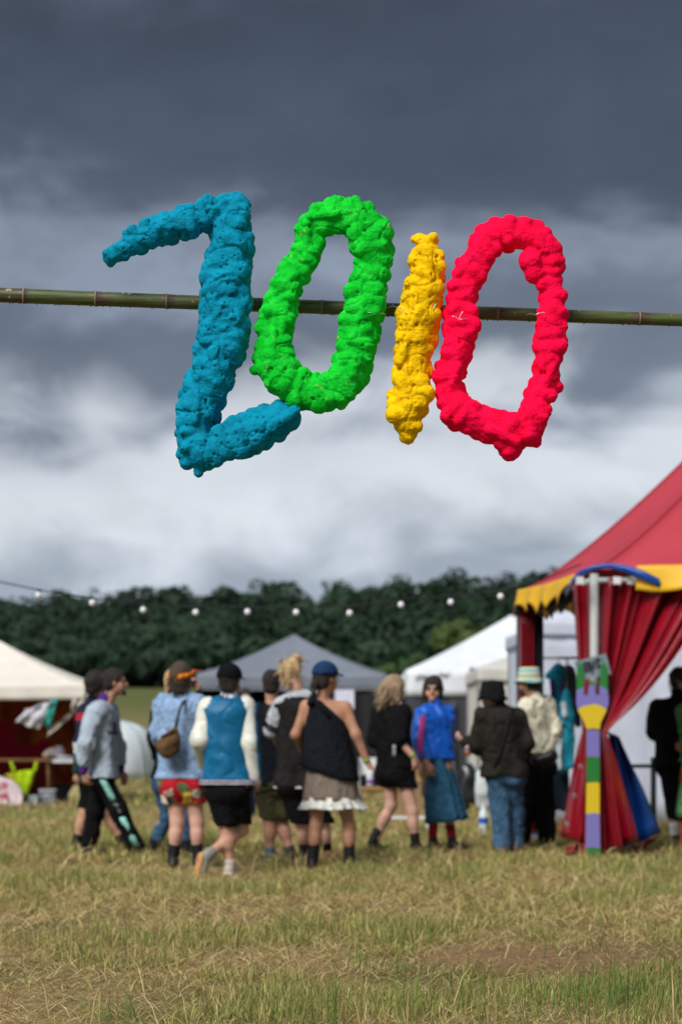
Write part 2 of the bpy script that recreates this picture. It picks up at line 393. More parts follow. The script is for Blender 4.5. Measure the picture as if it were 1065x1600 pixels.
def build_grass():
    xs, ys, hs, ls, ws, cs = [], [], [], [], [], []
    # flattened dead stalks
    for y0, y1, d, w, h in ((6.3, 8.5, 4200, 0.0033, 0.095), (8.5, 11, 3300, 0.0044, 0.105), (11, 16, 1700, 0.0065, 0.13), (16, 28, 420, 0.011, 0.20), (28, 60, 26, 0.03, 0.25)):
        x, y = scatter(y0, y1, d); kp = rng.random(len(x)) < .5 + .6 * patch(x, y) - .38 * np.exp(-(((x - 1.05) / 0.75) ** 2 + ((y - 9.6) / 0.7) ** 2)); x, y = x[kp], y[kp]; n = len(x)
        xs.append(x); ys.append(y); hs.append(h * (0.5 + rng.random(n))); ls.append(R(58) + R(30) * rng.random(n)); ws.append(w * (0.7 + 0.6 * rng.random(n)))
        pp = patch(x, y)[:, None]; cs.append(np.where(rng.random((n, 1)) < 0.95 - .5 * pp, pick(STRAW, n) * (1.12 - .2 * pp), pick(OLIVE, n)))
    c = [np.concatenate(k) for k in (xs, ys, hs, ls, ws, cs)]
    blades('dry_grass', 'flattened straw coloured dead grass matted over the field', *c, az=rng.normal(0, .8, len(c[0])) + math.pi * rng.integers(0, 2, len(c[0])))
    # standing grass in uneven tufts
    xs, ys, hs, ls, ws, cs = [], [], [], [], [], []
    for y0, y1, d, w, h in ((6.3, 8.5, 4600, 0.0035, 0.080), (8.5, 11, 3800, 0.0046, 0.082), (11, 16, 2200, 0.0065, 0.09), (16, 28, 560, 0.012, 0.11), (28, 60, 34, 0.035, 0.15)):
        x, y = scatter(y0, y1, d); p = patch(x, y); keep = rng.random(len(x)) < np.clip((p - .22) * 1.9, 0, 1) ** 1.2 + 0.02
        x, y, p = x[keep], y[keep], p[keep]; n = len(x)
        xs.append(x); ys.append(y); hs.append(h * (0.4 + 0.9 * rng.random(n) ** 1.5) * (0.5 + 0.9 * p)); ls.append(R(4) + R(48) * rng.random(n) ** 1.2); ws.append(w * (0.7 + 0.6 * rng.random(n)))
        g = rng.random(n); th = 0.08 + 0.50 * p
        k = np.where((g < th * 0.75)[:, None], pick(GREEN, n), np.where((g < th + 0.25)[:, None], pick(OLIVE, n), pick(STRAW, n)))
        cs.append(k)
    # distinct green tufts
    q = scatter(6.4, 17, 2.6); tx, ty = q
    sel = rng.random(len(tx)) < 0.25 + 0.75 * patch(tx, ty) ** 2; tx, ty = tx[sel], ty[sel]
    bx = np.array([0.25, 0.42, 0.95, 1.08, 1.2, 1.25, -0.15, 0.7, 0.12, -0.9, 0.8, 1.0, 1.15, 1.3, 1.32, 0.9, 1.1, 0.55]); by = np.array([7.6, 7.75, 7.5, 7.6, 7.45, 7.9, 7.3, 7.35, 8.9, 7.5, 7.8, 7.95, 8.1, 8.0, 7.6, 7.4, 7.75, 8.0])
    tx = np.concatenate([tx, bx]); ty = np.concatenate([ty, by])
    for X0, Y0, big in zip(tx, ty, [0] * (len(tx) - len(bx)) + [1] * len(bx)):
        n = int(rng.integers(9, 26)) + 16 * big; r = (0.04 + 0.07 * rng.random())
        xs.append(X0 + r * rng.standard_normal(n)); ys.append(Y0 + r * rng.standard_normal(n)); hs.append((0.07 + 0.03 * big + (0.10 + .06 * big) * rng.random(n)))
        ls.append(R(50) * rng.random(n)); ws.append((0.004 + 0.0004 * max(Y0 - 7, 0)) * (0.7 + 0.6 * rng.random(n))); cs.append(pick(GREEN, n))
    # tall seed stalks left by the mower
    x, y = scatter(6.4, 20, 11); n = len(x)
    xs.append(x); ys.append(y); hs.append(0.13 + 0.16 * rng.random(n)); ls.append(R(45) * rng.random(n)); ws.append(0.0025 + 0.0002 * y); cs.append(pick(STRAW, n))
    c = [np.concatenate(k) for k in (xs, ys, hs, ls, ws, cs)]
    blades('standing_grass', 'uneven olive and green standing grass growing through the dead straw', *c)
build_grass()

# ---------------------------------------------------------------- wood on the hill
def leaf_mat(name, c):
    def fn(t):
        i = t.n('ShaderNodeAttribute', attribute_name='leaf_tone').outputs['Fac']
        k = t.ramp(i, [(0.0, tuple(v * 0.68 for v in c)), (0.5, c), (1.0, tuple(v * 1.45 for v in c))])
        p = t.n('ShaderNodeBsdfPrincipled', {'Base Color': k, 'Roughness': 0.65, 'Specular IOR Level': 0.2})
        tr = t.n('ShaderNodeBsdfTranslucent', {0: k})
        t.n('ShaderNodeOutputMaterial', {0: t.n('ShaderNodeMixShader', {0: 0.2, 1: p.outputs[0], 2: tr.outputs[0]}).outputs[0]})
    return mat_custom(name, fn)
def crown_cards(c, rx, rz, n, size):
    """leaf clumps through an uneven crown"""
    k = 7; cen = rng.standard_normal((k, 3)) * [rx * .42, rx * .42, rz * .30]; rad = 0.42 + 0.22 * rng.random(k)
    l = rng.integers(0, k, n); d = rng.standard_normal((n, 3)); d[:, 2] += 0.25; d /= np.linalg.norm(d, axis=1, keepdims=True)
    q = cen[l] + d * np.array([rx, rx, rz]) * (rad[l] * (0.72 + 0.30 * rng.random(n)))[:, None]
    q[:, 2] = np.minimum(q[:, 2], rz * (0.92 + 0.10 * rng.random(n)))
    out = q / [rx, rx, rz]; out /= np.linalg.norm(out, axis=1, keepdims=True) + 1e-6; q = q + c
    nn = d * 0.8 + out * 0.8 + 0.42 * rng.standard_normal((n, 3)); nn /= np.linalg.norm(nn, axis=1, keepdims=True)
    u = np.cross(nn, rng.standard_normal((n, 3))); u /= np.linalg.norm(u, axis=1, keepdims=True); v = np.cross(nn, u)
    s = size * (0.5 + rng.random((n, 1)))
    V = np.stack([q - u * s - v * s * 0.6, q + u * s - v * s * 0.6, q + u * s * 0.7 + v * s * 0.6, q - u * s * 0.7 + v * s * 0.6], 1)
    tone = np.clip(0.5 + 0.2 * rng.standard_normal(n), 0, 1)
    return V.reshape(-1, 3), tone
def leaf_obj(name, V, tone, m, parent=None, origin=None):
    Q = np.arange(len(V)).reshape(-1, 4)
    o = obj(name, V, Q, m, parent, smooth=False, origin=origin)
    a = o.data.attributes.new('leaf_tone', 'FLOAT', 'FACE'); a.data.foreach_set('value', tone.astype(np.float32))
    return o
def skyline(px): return np.interp(px, [-200, 0, 90, 180, 260, 350, 420, 480, 560, 620, 700, 760, 850, 1000, 1300], [932, 926, 924, 917, 909, 914, 905, 908, 903, 899, 892, 890, 886, 884, 880])
def build_wood():
    Vs, Ts = [], []; tr = MB()
    for row, (Yr, top) in enumerate(((176, 90), (187, 74), (202, 60), (220, 45), (242, 31), (266, 19), (292, 9), (320, 0))):
        halfw = 0.19 * Yr + 14; x = -halfw
        while x < halfw:
            Y = Yr + rng.uniform(-7, 7); px = W / 2 + x / Y * F
            base = float(zt(x, Y)); py = skyline(px) + top + (rng.uniform(-2, 7) if top == 0 else rng.uniform(-6, 13))
            zt_ = CH + (HZ - py) / F * Y; hgt = zt_ - base
            rx = rng.uniform(2.6, 4.6) * (0.8 + Yr / 900); rz = min(hgt * 0.44, rx * rng.uniform(.95, 1.25))
            V, T = crown_cards(np.array([x, Y, zt_ - rz * 0.92]), rx, rz, 760, 0.16 + Yr / 1850)
            tn = rng.normal(0, 0.22); Vs.append(V); Ts.append(np.clip(T + tn, 0, 1))
            tr.tube([(x, Y, base - .3), (x + rng.uniform(-.3, .3), Y, base + hgt * .35), (x + rng.uniform(-.6, .6), Y, zt_ - rz)], [0.34, 0.26, 0.12], 6)
            x += rx * rng.uniform(0.8, 1.35)
    for _ in range(60):                                             # understorey at the edge of the wood
        x = rng.uniform(-46, 46); Y = rng.uniform(172, 184)
        V, T = crown_cards(np.array([x, Y, zt(x, Y) + 1.1]), 2.4, 1.9, 120, 0.6); Vs.append(V); Ts.append(T * 0.5)
    w = leaf_obj('woods', np.vstack(Vs), np.concatenate(Ts), leaf_mat('wood_leaves', (0.020, 0.043, 0.022)), origin=(0, 200, 6))
    tag(w, 'dark green wood along the hill behind the field', 'wood', kind='stuff')
    o = tr.build('trunk', mat('bark', (0.06, 0.045, 0.03)), w); tag(o, kind='stuff')
build_wood()
def tree(name, label, cat, px, py, Y, rx, rz, c, n=420):
    top = P(px, py, Y); b = np.array([top[0], Y, float(zt(top[0], Y))]); hz = top[2] - b[2]
    r = empty(name, b, label, cat)
    V, T = crown_cards(np.array([b[0], Y, max(top[2] - rz, b[2] + rz * .75)]), rx, rz, n, 0.42); leaf_obj('crown', V, T, leaf_mat(name + '_leaf' + str(px), c), r)
    m = MB().tube([b - [0, 0, .2], b + [.1, 0, hz * .4], b + [0, .1, hz * .75]], [0.16, .12, .05], 7)
    for k in range(5):
        a = k * 1.3; m.tube([b + [.1, 0, hz * .4], b + [math.cos(a) * rx * .5, math.sin(a) * rx * .5, hz * .72]], [0.07, .02], 5)
    m.build('trunk', mat('bark', (0.06, 0.045, 0.03)), r)
tree('field_tree', 'light green round tree in front of the wood above the white marquee', 'tree', 722, 962, 150, 2.3, 2.2, (0.055, 0.085, 0.022))
tree('bush', 'low mid green bush at the wood edge behind the grey canopy roof', 'bush', 592, 1040, 150, 2.0, 1.1, (0.04, 0.075, 0.02), 300)
tree('bush', 'dark green bush at the wood edge touching the white marquee roof', 'bush', 668, 1012, 152, 2.6, 1.7, (0.03, 0.06, 0.02), 300)

# ---------------------------------------------------------------- foam numbers on a bamboo pole
def foam_mat(name, c, hi, dark, specks, spk):
    def fn(t):
        co = t.n('ShaderNodeTexCoord').outputs['Object']
        n = t.noise(co, 16, 5, 0.65); f = t.noise(co, 120, 4, 0.7); g = t.noise(co, 34, 4, 0.65)
        k = t.ramp(n, [(0.3, dark), (0.48, c), (0.72, hi)])
        s = t.noise(co, 21.0, 3, 0.6, 0.6)
        k = t.mix(t.n('ShaderNodeMapRange', {0: s, 1: spk, 2: spk + 0.012}).outputs[0], k, specks + (1,))
        v = t.n('ShaderNodeTexVoronoi', {'Vector': co, 'Scale': 85.0, 'Randomness': 1.0})
        pore = t.n('ShaderNodeMapRange', {0: v.outputs[0], 1: 0.0, 2: 0.25}).outputs[0]
        gate = t.n('ShaderNodeMapRange', {0: g, 1: 0.50, 2: 0.56}).outputs[0]
        pore = t.m('MAXIMUM', pore, t.m('SUBTRACT', 1.0, gate))
        hh = t.m('ADD', t.m('ADD', t.m('MULTIPLY', f, 0.5), t.m('MULTIPLY', g, 0.8)), t.m('MULTIPLY', pore, 0.5))
        bp = t.n('ShaderNodeBump', {'Strength': 0.75, 'Distance': 0.012, 'Height': hh})
        p = t.n('ShaderNodeBsdfPrincipled', {'Base Color': k, 'Roughness': 0.8, 'Specular IOR Level': 0.10, 'Normal': bp.outputs[0]})
        t.n('ShaderNodeOutputMaterial', {0: p.outputs[0]})
    return mat_custom(name, fn)
S7 = FOCUS / F
def foam(label, m, paths, extra=(), rs=1.02, crease=0.006, pores=260, seed=1, rough=1.0):
    g = np.random.default_rng(seed)
    allp = np.array([p[:3] for path, _ in paths for p in path] + [e[:3] for e in extra])
    lo = P(allp[:, 0].min() - 60, allp[:, 1].max() + 60, FOCUS); hi = P(allp[:, 0].max() + 60, allp[:, 1].min() - 60, FOCUS)
    lo[1] = FOCUS - 0.15; hi[1] = FOCUS + 0.13
    v = Vol(lo, hi, 0.0042)
    for path, closed in paths:
        pts = [(P(a, b, FOCUS), r * S7 * rs) for a, b, r in path]
        if closed: pts.append(pts[0])
        n = len(pts); i = 0; carry = 0.0
        for i in range(n - 1):
            (a, ra), (b, rb) = pts[i], pts[i + 1]
            v.cone(a, b, ra * 0.80, rb * 0.80, 0.008)
            d = b - a; L = np.linalg.norm(d); d /= L; nrm = np.array([d[2], 0, -d[0]])
            s = carry
            while s < L:
                t = s / L; c = a + (b - a) * t; r = ra + (rb - ra) * t
                for side in (-1, 1):                                  # beads of foam squeezed out to either edge
                    rl = r * g.uniform(0.38, 0.55); off = r * g.uniform(0.93, 1.09) - rl; j = d * g.uniform(-.014, .014)
                    yy = np.array([0, g.uniform(-.35, .25) * r, 0])
                    v.cone(c + nrm * side * off * 0.2 + yy * 1.4, c + nrm * side * off + j + yy, rl * g.uniform(.9, 1.1), rl, crease)
                q = g.random()
                if q < 0.65:                                          # bands across the front
                    rl = r * g.uniform(0.36, 0.52); cc = c + nrm * r * g.uniform(-.3, .3); ex = nrm * g.uniform(.15, .50) * r + d * g.uniform(-.012, .012); dp = -(r * g.uniform(.92, 1.0) - rl)
                    v.cone(cc - ex + [0, dp * .9, 0], cc + ex + [0, dp, 0], rl, rl * g.uniform(.75, 1), crease)
                elif q < 0.85 and (closed or i < n - 2 or L - s > .1):                                        # ropes running along it
                    rl = r * g.uniform(0.22, 0.34); o1 = nrm * r * g.uniform(-.5, .5); o2 = o1 + nrm * r * g.uniform(-.3, .3); dp = -(r * g.uniform(.95, 1.04) - rl)
                    v.cone(c + o1 + [0, dp, 0], c + o2 + d * g.uniform(.05, .10) + [0, dp, 0], rl, rl * g.uniform(.7, 1), crease)
                v.cone(c + [0, r * .45, 0], c + [0, r * .5, 0], r * .5, r * .5, crease)
                s += g.uniform(0.030, 0.052)
            carry = s - L
    for e in extra: v.ell(P(e[0], e[1], FOCUS + (e[3] if len(e) > 3 else 0)), np.array([1, 1, 1]) * e[2] * S7, None, crease)
    V, Q = v.mesh(); V = relax(V, Q, 1, 0.4); N = vnormals(V, Q)
    ridge = lambda f, o, w: np.exp(-(vnoise(V * [1, 1, 1.25] + o, f) / w) ** 2)
    dsp = 0.007 * vnoise(V + 3, 20) + 0.003 * vnoise(V + 9, 60) + 0.0025 * vnoise(V, 130) - rough * (0.0050 * ridge(12, 2.3, .025) + 0.0012 * ridge(34, 5.1, .04))
    dsp += 0.004 * np.clip(vnoise(V * [1, 1, 2.2] + 5, 38), 0, 1)
    idx = g.integers(0, len(V), pores)
    for k in idx:
        dd = np.abs(V - V[k]).max(1); w = dd < 0.012
        r = g.uniform(0.0025, 0.0055); q = np.linalg.norm(V[w] - V[k], axis=1); dsp[w] -= 0.011 * np.exp(-(q / r) ** 2)
    V = V + N * dsp[:, None]
    return tag(obj('foam_number', V, Q, m), label, 'number', 'painted foam numbers hanging on the bamboo pole')
BLUE = foam_mat('blue_foam', (0.0, 0.225, 0.35), (0.0, 0.285, 0.43), (0.0, 0.165, 0.275), (0.02, 0.16, 0.22), 0.70)
GRN = foam_mat('green_foam', (0.003, 0.52, 0.024), (0.016, 0.68, 0.042), (0.0, 0.36, 0.014), (0.42, 0.28, 0.12), 0.685)
YEL = foam_mat('yellow_foam', (0.84, 0.49, 0.0), (0.92, 0.60, 0.003), (0.76, 0.41, 0.0), (0.85, 0.33, 0.0), 0.70)
RED = foam_mat('red_foam', (0.97, 0.0, 0.050), (0.99, 0.002, 0.07), (0.92, 0.0, 0.036), (0.85, 0.0, 0.03), 0.72)
n2 = foam('blue foam figure 2 at one end of the row, shaped like a Z', BLUE,
     [([(173, 401, 15), (188, 393, 17), (208, 380, 22), (226, 370, 23), (250, 360, 25), (285, 350, 28), (318, 340, 27), (345, 328, 24), (372, 322, 22)], False),
      ([(366, 335, 26), (361, 365, 34), (359, 400, 37), (352, 440, 40), (351, 480, 41), (350, 520, 41), (341, 560, 38), (325, 598, 37), (312, 635, 37), (304, 664, 28), (298, 690, 27)], False),
      ([(300, 697, 28), (318, 710, 31), (348, 695, 31), (380, 682, 33), (412, 667, 34), (438, 655, 31), (453, 654, 22)], False)],
     extra=[(358, 310, 8), (366, 308, 8), (384, 322, 9), (292, 722, 12), (310, 738, 8)], seed=3, pores=420, rough=1.1)
n0 = foam('bright green foam figure 0 beside the blue figure', GRN,
     [([(525, 338, 29), (487, 352, 27), (483, 388, 24), (471, 412, 26), (453, 436, 27), (442, 461, 27), (437, 485, 30), (430, 510, 28), (427, 534, 31), (428, 559, 31), (432, 580, 32), (455, 603, 32), (485, 615, 31),
       (519, 611, 31), (546, 592, 32), (548, 568, 32), (557, 546, 31), (560, 522, 34), (565, 497, 35), (572, 473, 33), (574, 449, 32), (583, 424, 28), (584, 400, 34), (581, 375, 37), (572, 354, 34), (553, 339, 29)], True)],
     extra=[(515, 318, 11), (533, 316, 9), (484, 343, 12), (574, 330, 6), (503, 325, 10), (398, 578, 8)], seed=5, crease=0.004, pores=120)
n1 = foam('straight yellow foam figure 1 between the two zeros', YEL,
     [([(665, 380, 18), (667, 403, 28), (666, 434, 29), (660, 462, 33), (655, 496, 36), (651, 527, 33), (645, 558, 31), (643, 589, 31), (639, 620, 33), (635, 645, 32), (637, 665, 24), (637, 684, 13)], False)],
     extra=[(647, 374, 7), (655, 371, 8), (675, 372, 9)], seed=8, crease=0.006, pores=160)
n3 = foam('neon pink red foam figure 0 at the tent end of the row', RED,
     [([(794, 363, 28), (765, 370, 26), (746, 403, 26), (730, 434, 27), (720, 465, 25), (719, 496, 28), (717, 527, 27), (712, 558, 27), (699, 589, 24), (703, 620, 25), (715, 645, 29), (741, 657, 28), (766, 663, 31),
       (794, 678, 31), (826, 666, 30), (834, 645, 26), (841, 620, 23), (853, 589, 24), (856, 558, 24), (859, 527, 28), (862, 496, 26), (863, 465, 23), (858, 438, 17), (860, 410, 22), (850, 384, 25), (825, 365, 27)], True)],
     extra=[(829, 408, 20, -.02), (834, 428, 16, -.02), (846, 444, 11, -.02), (873, 418, 11), (796, 700, 20), (797, 710, 11), (833, 680, 13), (871, 604, 9), (838, 691, 9)], seed=11, crease=0.008, pores=40, rough=.6)

def bamboo_mat(t):
    co = t.n('ShaderNodeTexCoord').outputs['Object']; g = t.n('ShaderNodeAttribute', attribute_name='age').outputs['Fac']
    st = t.n('ShaderNodeMapping', {'Vector': co, 'Scale': (2.5, 40, 40)}).outputs[0]
    n = t.noise(st, 3.0, 5, 0.6); m = t.noise(co, 7.0, 3, 0.6)
    a = t.ramp(n, [(0.3, (0.036, 0.050, 0.012)), (0.7, (0.092, 0.114, 0.030))]); b = t.ramp(n, [(0.3, (0.035, 0.020, 0.014)), (0.7, (0.10, 0.062, 0.038))])
    f = t.n('ShaderNodeMapRange', {0: t.m('ADD', g, t.m('MULTIPLY', t.m('SUBTRACT', m, 0.5), 0.9)), 1: 0.3, 2: 0.7}).outputs[0]
    k = t.mix(f, a, b)
    s = t.noise(co, 33, 2, 0.5); k = t.mix(t.n('ShaderNodeMapRange', {0: s, 1: 0.69, 2: 0.71}).outputs[0], k, (0.33, 0.25, 0.16, 1))
    bp = t.n('ShaderNodeBump', {'Strength': 0.25, 'Distance': 0.004, 'Height': n})
    t.n('ShaderNodeOutputMaterial', {0: t.n('ShaderNodeBsdfPrincipled', {'Base Color': k, 'Roughness': 0.42, 'Specular IOR Level': 0.4, 'Normal': bp.outputs[0]}).outputs[0]})
def build_bamboo():
    A = P(-1150, 415.5, 6.99); B = P(2170, 537.5, 7.27)
    ln = np.linalg.norm(B - A); ux = (B - A) / ln
    def at(px): return (px + 1150) / 3320.0
    nodes = [at(x) for x in (-1040, -930, -815, -700, -580, -460, -335, -210, -95, 8, 119, 229, 345, 470, 612, 745, 833, 968, 1120, 1250, 1390, 1520, 1660, 1790, 1930, 2060)]
    r = empty('bamboo_pole', A, 'long green and brown bamboo pole the foam numbers hang on', 'pole')
    n = 16; m = mat_custom('bamboo', bamboo_mat)
    edges = [0] + nodes + [1.0]
    for s in range(len(edges) - 1):
        t0, t1 = edges[s], edges[s + 1]; V = []; ag = []
        ks = [0, .03, .06, .12, .3, .5, .7, .88, .94, .98, 1.0]
        age0 = rng.uniform(0, 0.5)
        for k in ks:
            t = t0 + (t1 - t0) * k; bow = -0.009 * math.sin(math.pi * t)
            rr = 0.0312 - 0.0118 * t; rr *= 1 + 0.07 * math.exp(-((k) / .03) ** 2) + 0.05 * math.exp(-((1 - k) / .025) ** 2)
            c = A + (B - A) * t + [0, 0, bow]
            for q in range(n):
                a = 2 * math.pi * q / n; V.append(c + rr * np.array([0, math.cos(a), math.sin(a)])); ag.append(age0 + 0.9 * math.exp(-(k / .10) ** 2) + 0.35 * math.exp(-((1 - k) / .06) ** 2))
        Fc = [(i * n + q, i * n + (q + 1) % n, (i + 1) * n + (q + 1) % n, (i + 1) * n + q) for i in range(len(ks) - 1) for q in range(n)] + [tuple(range(n)), tuple((len(ks) - 1) * n + q for q in range(n))][::1]
        o = obj('segment', np.array(V), Fc, m, r); a = o.data.attributes.new('age', 'FLOAT', 'POINT'); a.data.foreach_set('value', np.array(ag, np.float32))
    for t in nodes:
        c = A + (B - A) * t + [0, 0, -0.009 * math.sin(math.pi * t)]; rr = 0.0312 - 0.0118 * t
        MB().tube([c + ux * (-.004), c - ux * .0015, c + ux * .0015, c + ux * .004], [rr * 1.02, rr * 1.10, rr * 1.10, rr * 1.02], 16).build('node_ring', mat('bamboo_node', (0.20, 0.17, 0.12), 0.6), r, True)
    drop = mat('rain_drop', (0.25, 0.27, 0.26), 0.05, spec=0.8)
    d = MB()
    for _ in range(70):
        t = rng.uniform(0.34, 0.68); c = A + (B - A) * t + [0, 0, -0.009 * math.sin(math.pi * t) - (0.0312 - 0.0118 * t) - 0.001]
        s = rng.uniform(.0016, .0032); d.ball(c, (s, s, s * 1.1), 6, 5)
    tag(d.build('rain_drops', drop, r, True), kind='stuff')
build_bamboo()
def wire(par, pts, name='wire_tie'):
    p = [P(a, b, FOCUS - 0.075 + (c[0] if c else 0)) for a, b, *c in pts]
    q = []
    for i in range(len(p) - 1):
        for k in range(6):
            t = k / 6; q.append(p[i] * (1 - t) + p[i + 1] * t + [0, 0, .004 * math.sin(math.pi * t)])
    MB().tube(q + [p[-1]], 0.0014, 5).build(name, mat('tie_wire', (0.62, 0.62, 0.60), 0.35, metal=0.9), par, True)
wire(n0, [(574, 489), (585, 491), (603, 491, .05)])
wire(n1, [(606, 480, .10), (622, 481, .03), (634, 489), (634, 492, .02)])
wire(n1, [(676, 485), (681, 475)])
wire(n3, [(706, 494), (717, 500), (719, 492), (724, 487)])
wire(n3, [(719, 499), (738, 501, .03)])
wire(n3, [(822, 492, .1), (836, 492, .0), (852, 489)])

# ---------------------------------------------------------------- string of bulbs
def build_lights():
    Y = 19.0
    bul = [(62, 930), (143, 942), (224, 953), (305, 957), (387, 956), (464, 957), (546, 958), (627, 945), (702, 941), (783, 932)]
    cab = [(-160, 880), (-60, 898), (0, 909), (62, 922), (143, 934), (224, 944), (305, 949), (387, 948), (464, 949), (546, 947), (627, 937), (702, 931), (783, 922), (850, 905), (905, 882)]
    r = empty('string_lights', P(62, 922, Y) * [1, 1, 0] + [0, 0, 0], 'sagging black cable of round white bulbs strung before the wood', 'string lights')
    ys = [Y] * (len(cab) - 2) + [18.6, 18.2]
    pts = [P(a, b, y) for (a, b), y in zip(cab, ys)]
    MB().tube(pts, 0.0075, 6).build('cable', mat('black_rubber', (0.012, 0.012, 0.013), 0.5), r, True)
    for a, b in bul:
        c = P(a, b, Y); s = rng.uniform(-.012, .012)
        bo = MB().ball(c + [s, 0, 0], (0.031, 0.031, 0.034), 14, 10).build('bulb', mat('white_bulb', (0.88, 0.87, 0.93), 0.45, 0.03, trans=.15), r, True)
        MB().tube([c + [s * .6, 0, .030], c + [0, 0, .062]], [0.017, .014], 8).build('socket', mat('black_rubber', (0.012, 0.012, 0.013)), bo, True)
build_lights()
# ---------------------------------------------------------------- people
def unit(v): v = np.array(v, float); return v / (np.linalg.norm(v) + 1e-9)
def yaw(deg): return np.array([math.sin(R(deg)), math.cos(R(deg)), 0.0])      # 0 = facing away from the lens, 90 = towards picture right, 180 = towards the lens
UP = np.array([0, 0, 1.0])
def skin_mat(name, c):
    return mat('skin_' + name, c, 0.55, 0.10, 14, 0.06, 160, spec=0.35)
SK = dict(fair=(0.56, 0.32, 0.24), mid=(0.47, 0.25, 0.165), tan=(0.40, 0.20, 0.12), deep=(0.30, 0.15, 0.09))
class Person:
    def __init__(s, Y, J, body, head, label, skin='mid', lift=(), girth=1.0, tilt=0.0, look_down=0.0, nod=None, hands='lr'):
        s.Y = Y; s.bf = yaw(body); s.g = girth; s.j = {}
        for k, v in J.items():
            p = P(v[0], v[1], Y); p = p if len(v) < 3 else P(v[0], v[1], Y + v[2])
            s.j[k] = p
        for k in ('al', 'ar'):
            if k in s.j and k not in lift: s.j[k][2] = 0.085
        j = s.j; s.hf = unit(yaw(head) - UP * look_down)
        s.hr = unit(np.cross(s.hf, UP)); s.hu = np.cross(s.hr, s.hf)
        s.hu = unit(s.hu + s.hr * tilt); s.hr = np.cross(s.hf, s.hu)
        base = (j['hl'] + j['hr']) / 2; base[2] = 0
        s.root = empty('person', base, label, 'person', None)
        s.sk = skin_mat(skin, SK[skin]); s.lift = lift
        s.body(hands)
    def H(s, r, f, u): return s.j['hd'] + s.hr * r + s.hf * f + s.hu * u
    def torso(s, i=0.0):
        j = s.j; g = s.g; mid = (j['sl'] + j['sr']) / 2; pel = (j['hl'] + j['hr']) / 2; b = s.bf; out = []
        for a, h in ((j['sl'], j['hl']), (j['sr'], j['hr'])):
            ct = mid + (a - mid) * 0.50 - UP * 0.07; wt = (ct * 0.42 + (pel + (h - pel) * 0.75) * 0.58) + UP * .02; hp = pel + (h - pel) * 0.85 + UP * .03
            out += [(ct, wt, (.100 * g + i), (.088 * g + i)), (wt, hp, (.088 * g + i), (.100 * g + i)), (hp, hp - b * .035 - UP * .03, .095 * g + i, .095 * g + i)]
            out += [(mid + (a - mid) * .35 - UP * .0, a - UP * .012, .058 + i, .056 + i)]
        out += [(mid - UP * .05, pel + UP * .05, .105 * g + i, .10 * g + i)]
        return out
    def arm(s, k, i0=0.0, i1=0.0, to=2.0):
        j = s.j; a, e, w = j['s' + k], j['e' + k], j['w' + k]; out = []
        t = min(to, 1.0); out.append((a, a + (e - a) * t, .050 + i0, .050 + (.041 - .050) * t + (i0 + i1) / 2))
        if to > 1: t = to - 1; out.append((e, e + (w - e) * t, .042 + (i0 + i1) / 2, .042 - .012 * t + i1))
        return out
    def leg(s, k, i0=0.0, i1=0.0, to=2.0):
        j = s.j; h, n, a = j['h' + k], j['k' + k], j['a' + k]; out = []; g = s.g
        t = min(to, 1.0); out.append((h, h + (n - h) * t, .086 * g + i0, (.086 + (.054 - .086) * t) * g + i0 + (i1 - i0) * t * .5))
        if to > 1: t = to - 1; out.append((n, n + (a - n) * t, .054 * g + (i0 + i1) / 2, (.054 - .017 * t) * g + i1))
        return out
    def vol(s, prims, h, extra=0.12):
        A = np.array([p for q in prims for p in q[:2]]); return Vol(A.min(0) - extra - .1, A.max(0) + extra + .1, h)
    def hand(s, k):
        j = s.j; w = j['w' + k]; d = unit((j.get('f' + k, w + (w - j['e' + k]))) - w); toc = unit((j['hl'] + j['hr']) / 2 - w + UP * .2)
        q = unit(toc - d * np.dot(toc, d)); c = unit(np.cross(d, q)); 
        if np.dot(c, s.bf) < 0: c = -c
        v = Vol(w - .22, w + .22, 0.0055)
        for o in (-.020, 0, .020): v.cone(w + d * .005, w + d * .085 + c * o, .021, .0165, .012)
        for i, L in enumerate((.9, 1.0, .95, .75)):
            b = w + d * .088 + c * (.029 - .0195 * i); m1 = b + unit(d + q * .45) * .036 * L; m2 = m1 + unit(d * .6 + q) * .028 * L; m3 = m2 + unit(q - d * .15) * .018 * L
            v.cone(b, m1, .0102, .0095, .004); v.cone(m1, m2, .0095, .0088, .004); v.cone(m2, m3, .0088, .0075, .004)
        tb = w + d * .028 + c * .028; t1 = tb + unit(d + c * .8 + q * .3) * .042; v.cone(tb, t1, .0135, .011, .008); v.cone(t1, t1 + unit(d + q * .5) * .03, .011, .009, .004)
        return v.mesh()
    def body(s, hands):
        j = s.j; prims = s.torso() + s.arm('l') + s.arm('r') + s.leg('l') + s.leg('r')
        v = s.vol(prims, 0.0135)
        for a, b, ra, rb in prims: v.cone(a, b, ra, rb, 0.035)
        for k in 'lr':
            n, a = j['k' + k], j['a' + k]; c = n + (a - n) * .30 - s.bf * .012; v.cone(c, c + (a - n) * .12, .054 * s.g, .050 * s.g, .03)
        v.cone(j['nk'] - UP * .03, s.H(0, -.012, -.06), .056, .050, .03)
        parts = [v.mesh()]
        h = Vol(j['hd'] - .2, j['hd'] + .2, 0.0068); ax = np.array([s.hr, s.hf, s.hu])
        h.ell(s.H(0, -.012, .035), (.076, .096, .088), ax, .02); h.ell(s.H(0, .022, -.028), (.063, .072, .092), ax, .02)
        h.cone(s.H(0, .066, -.095), s.H(0, .060, -.085), .027, .03, .02)
        h.cone(s.H(-.03, .076, .030), s.H(.03, .076, .030), .014, .014, .012); h.cone(s.H(0, .088, .018), s.H(0, .110, -.026), .009, .0145, .010)
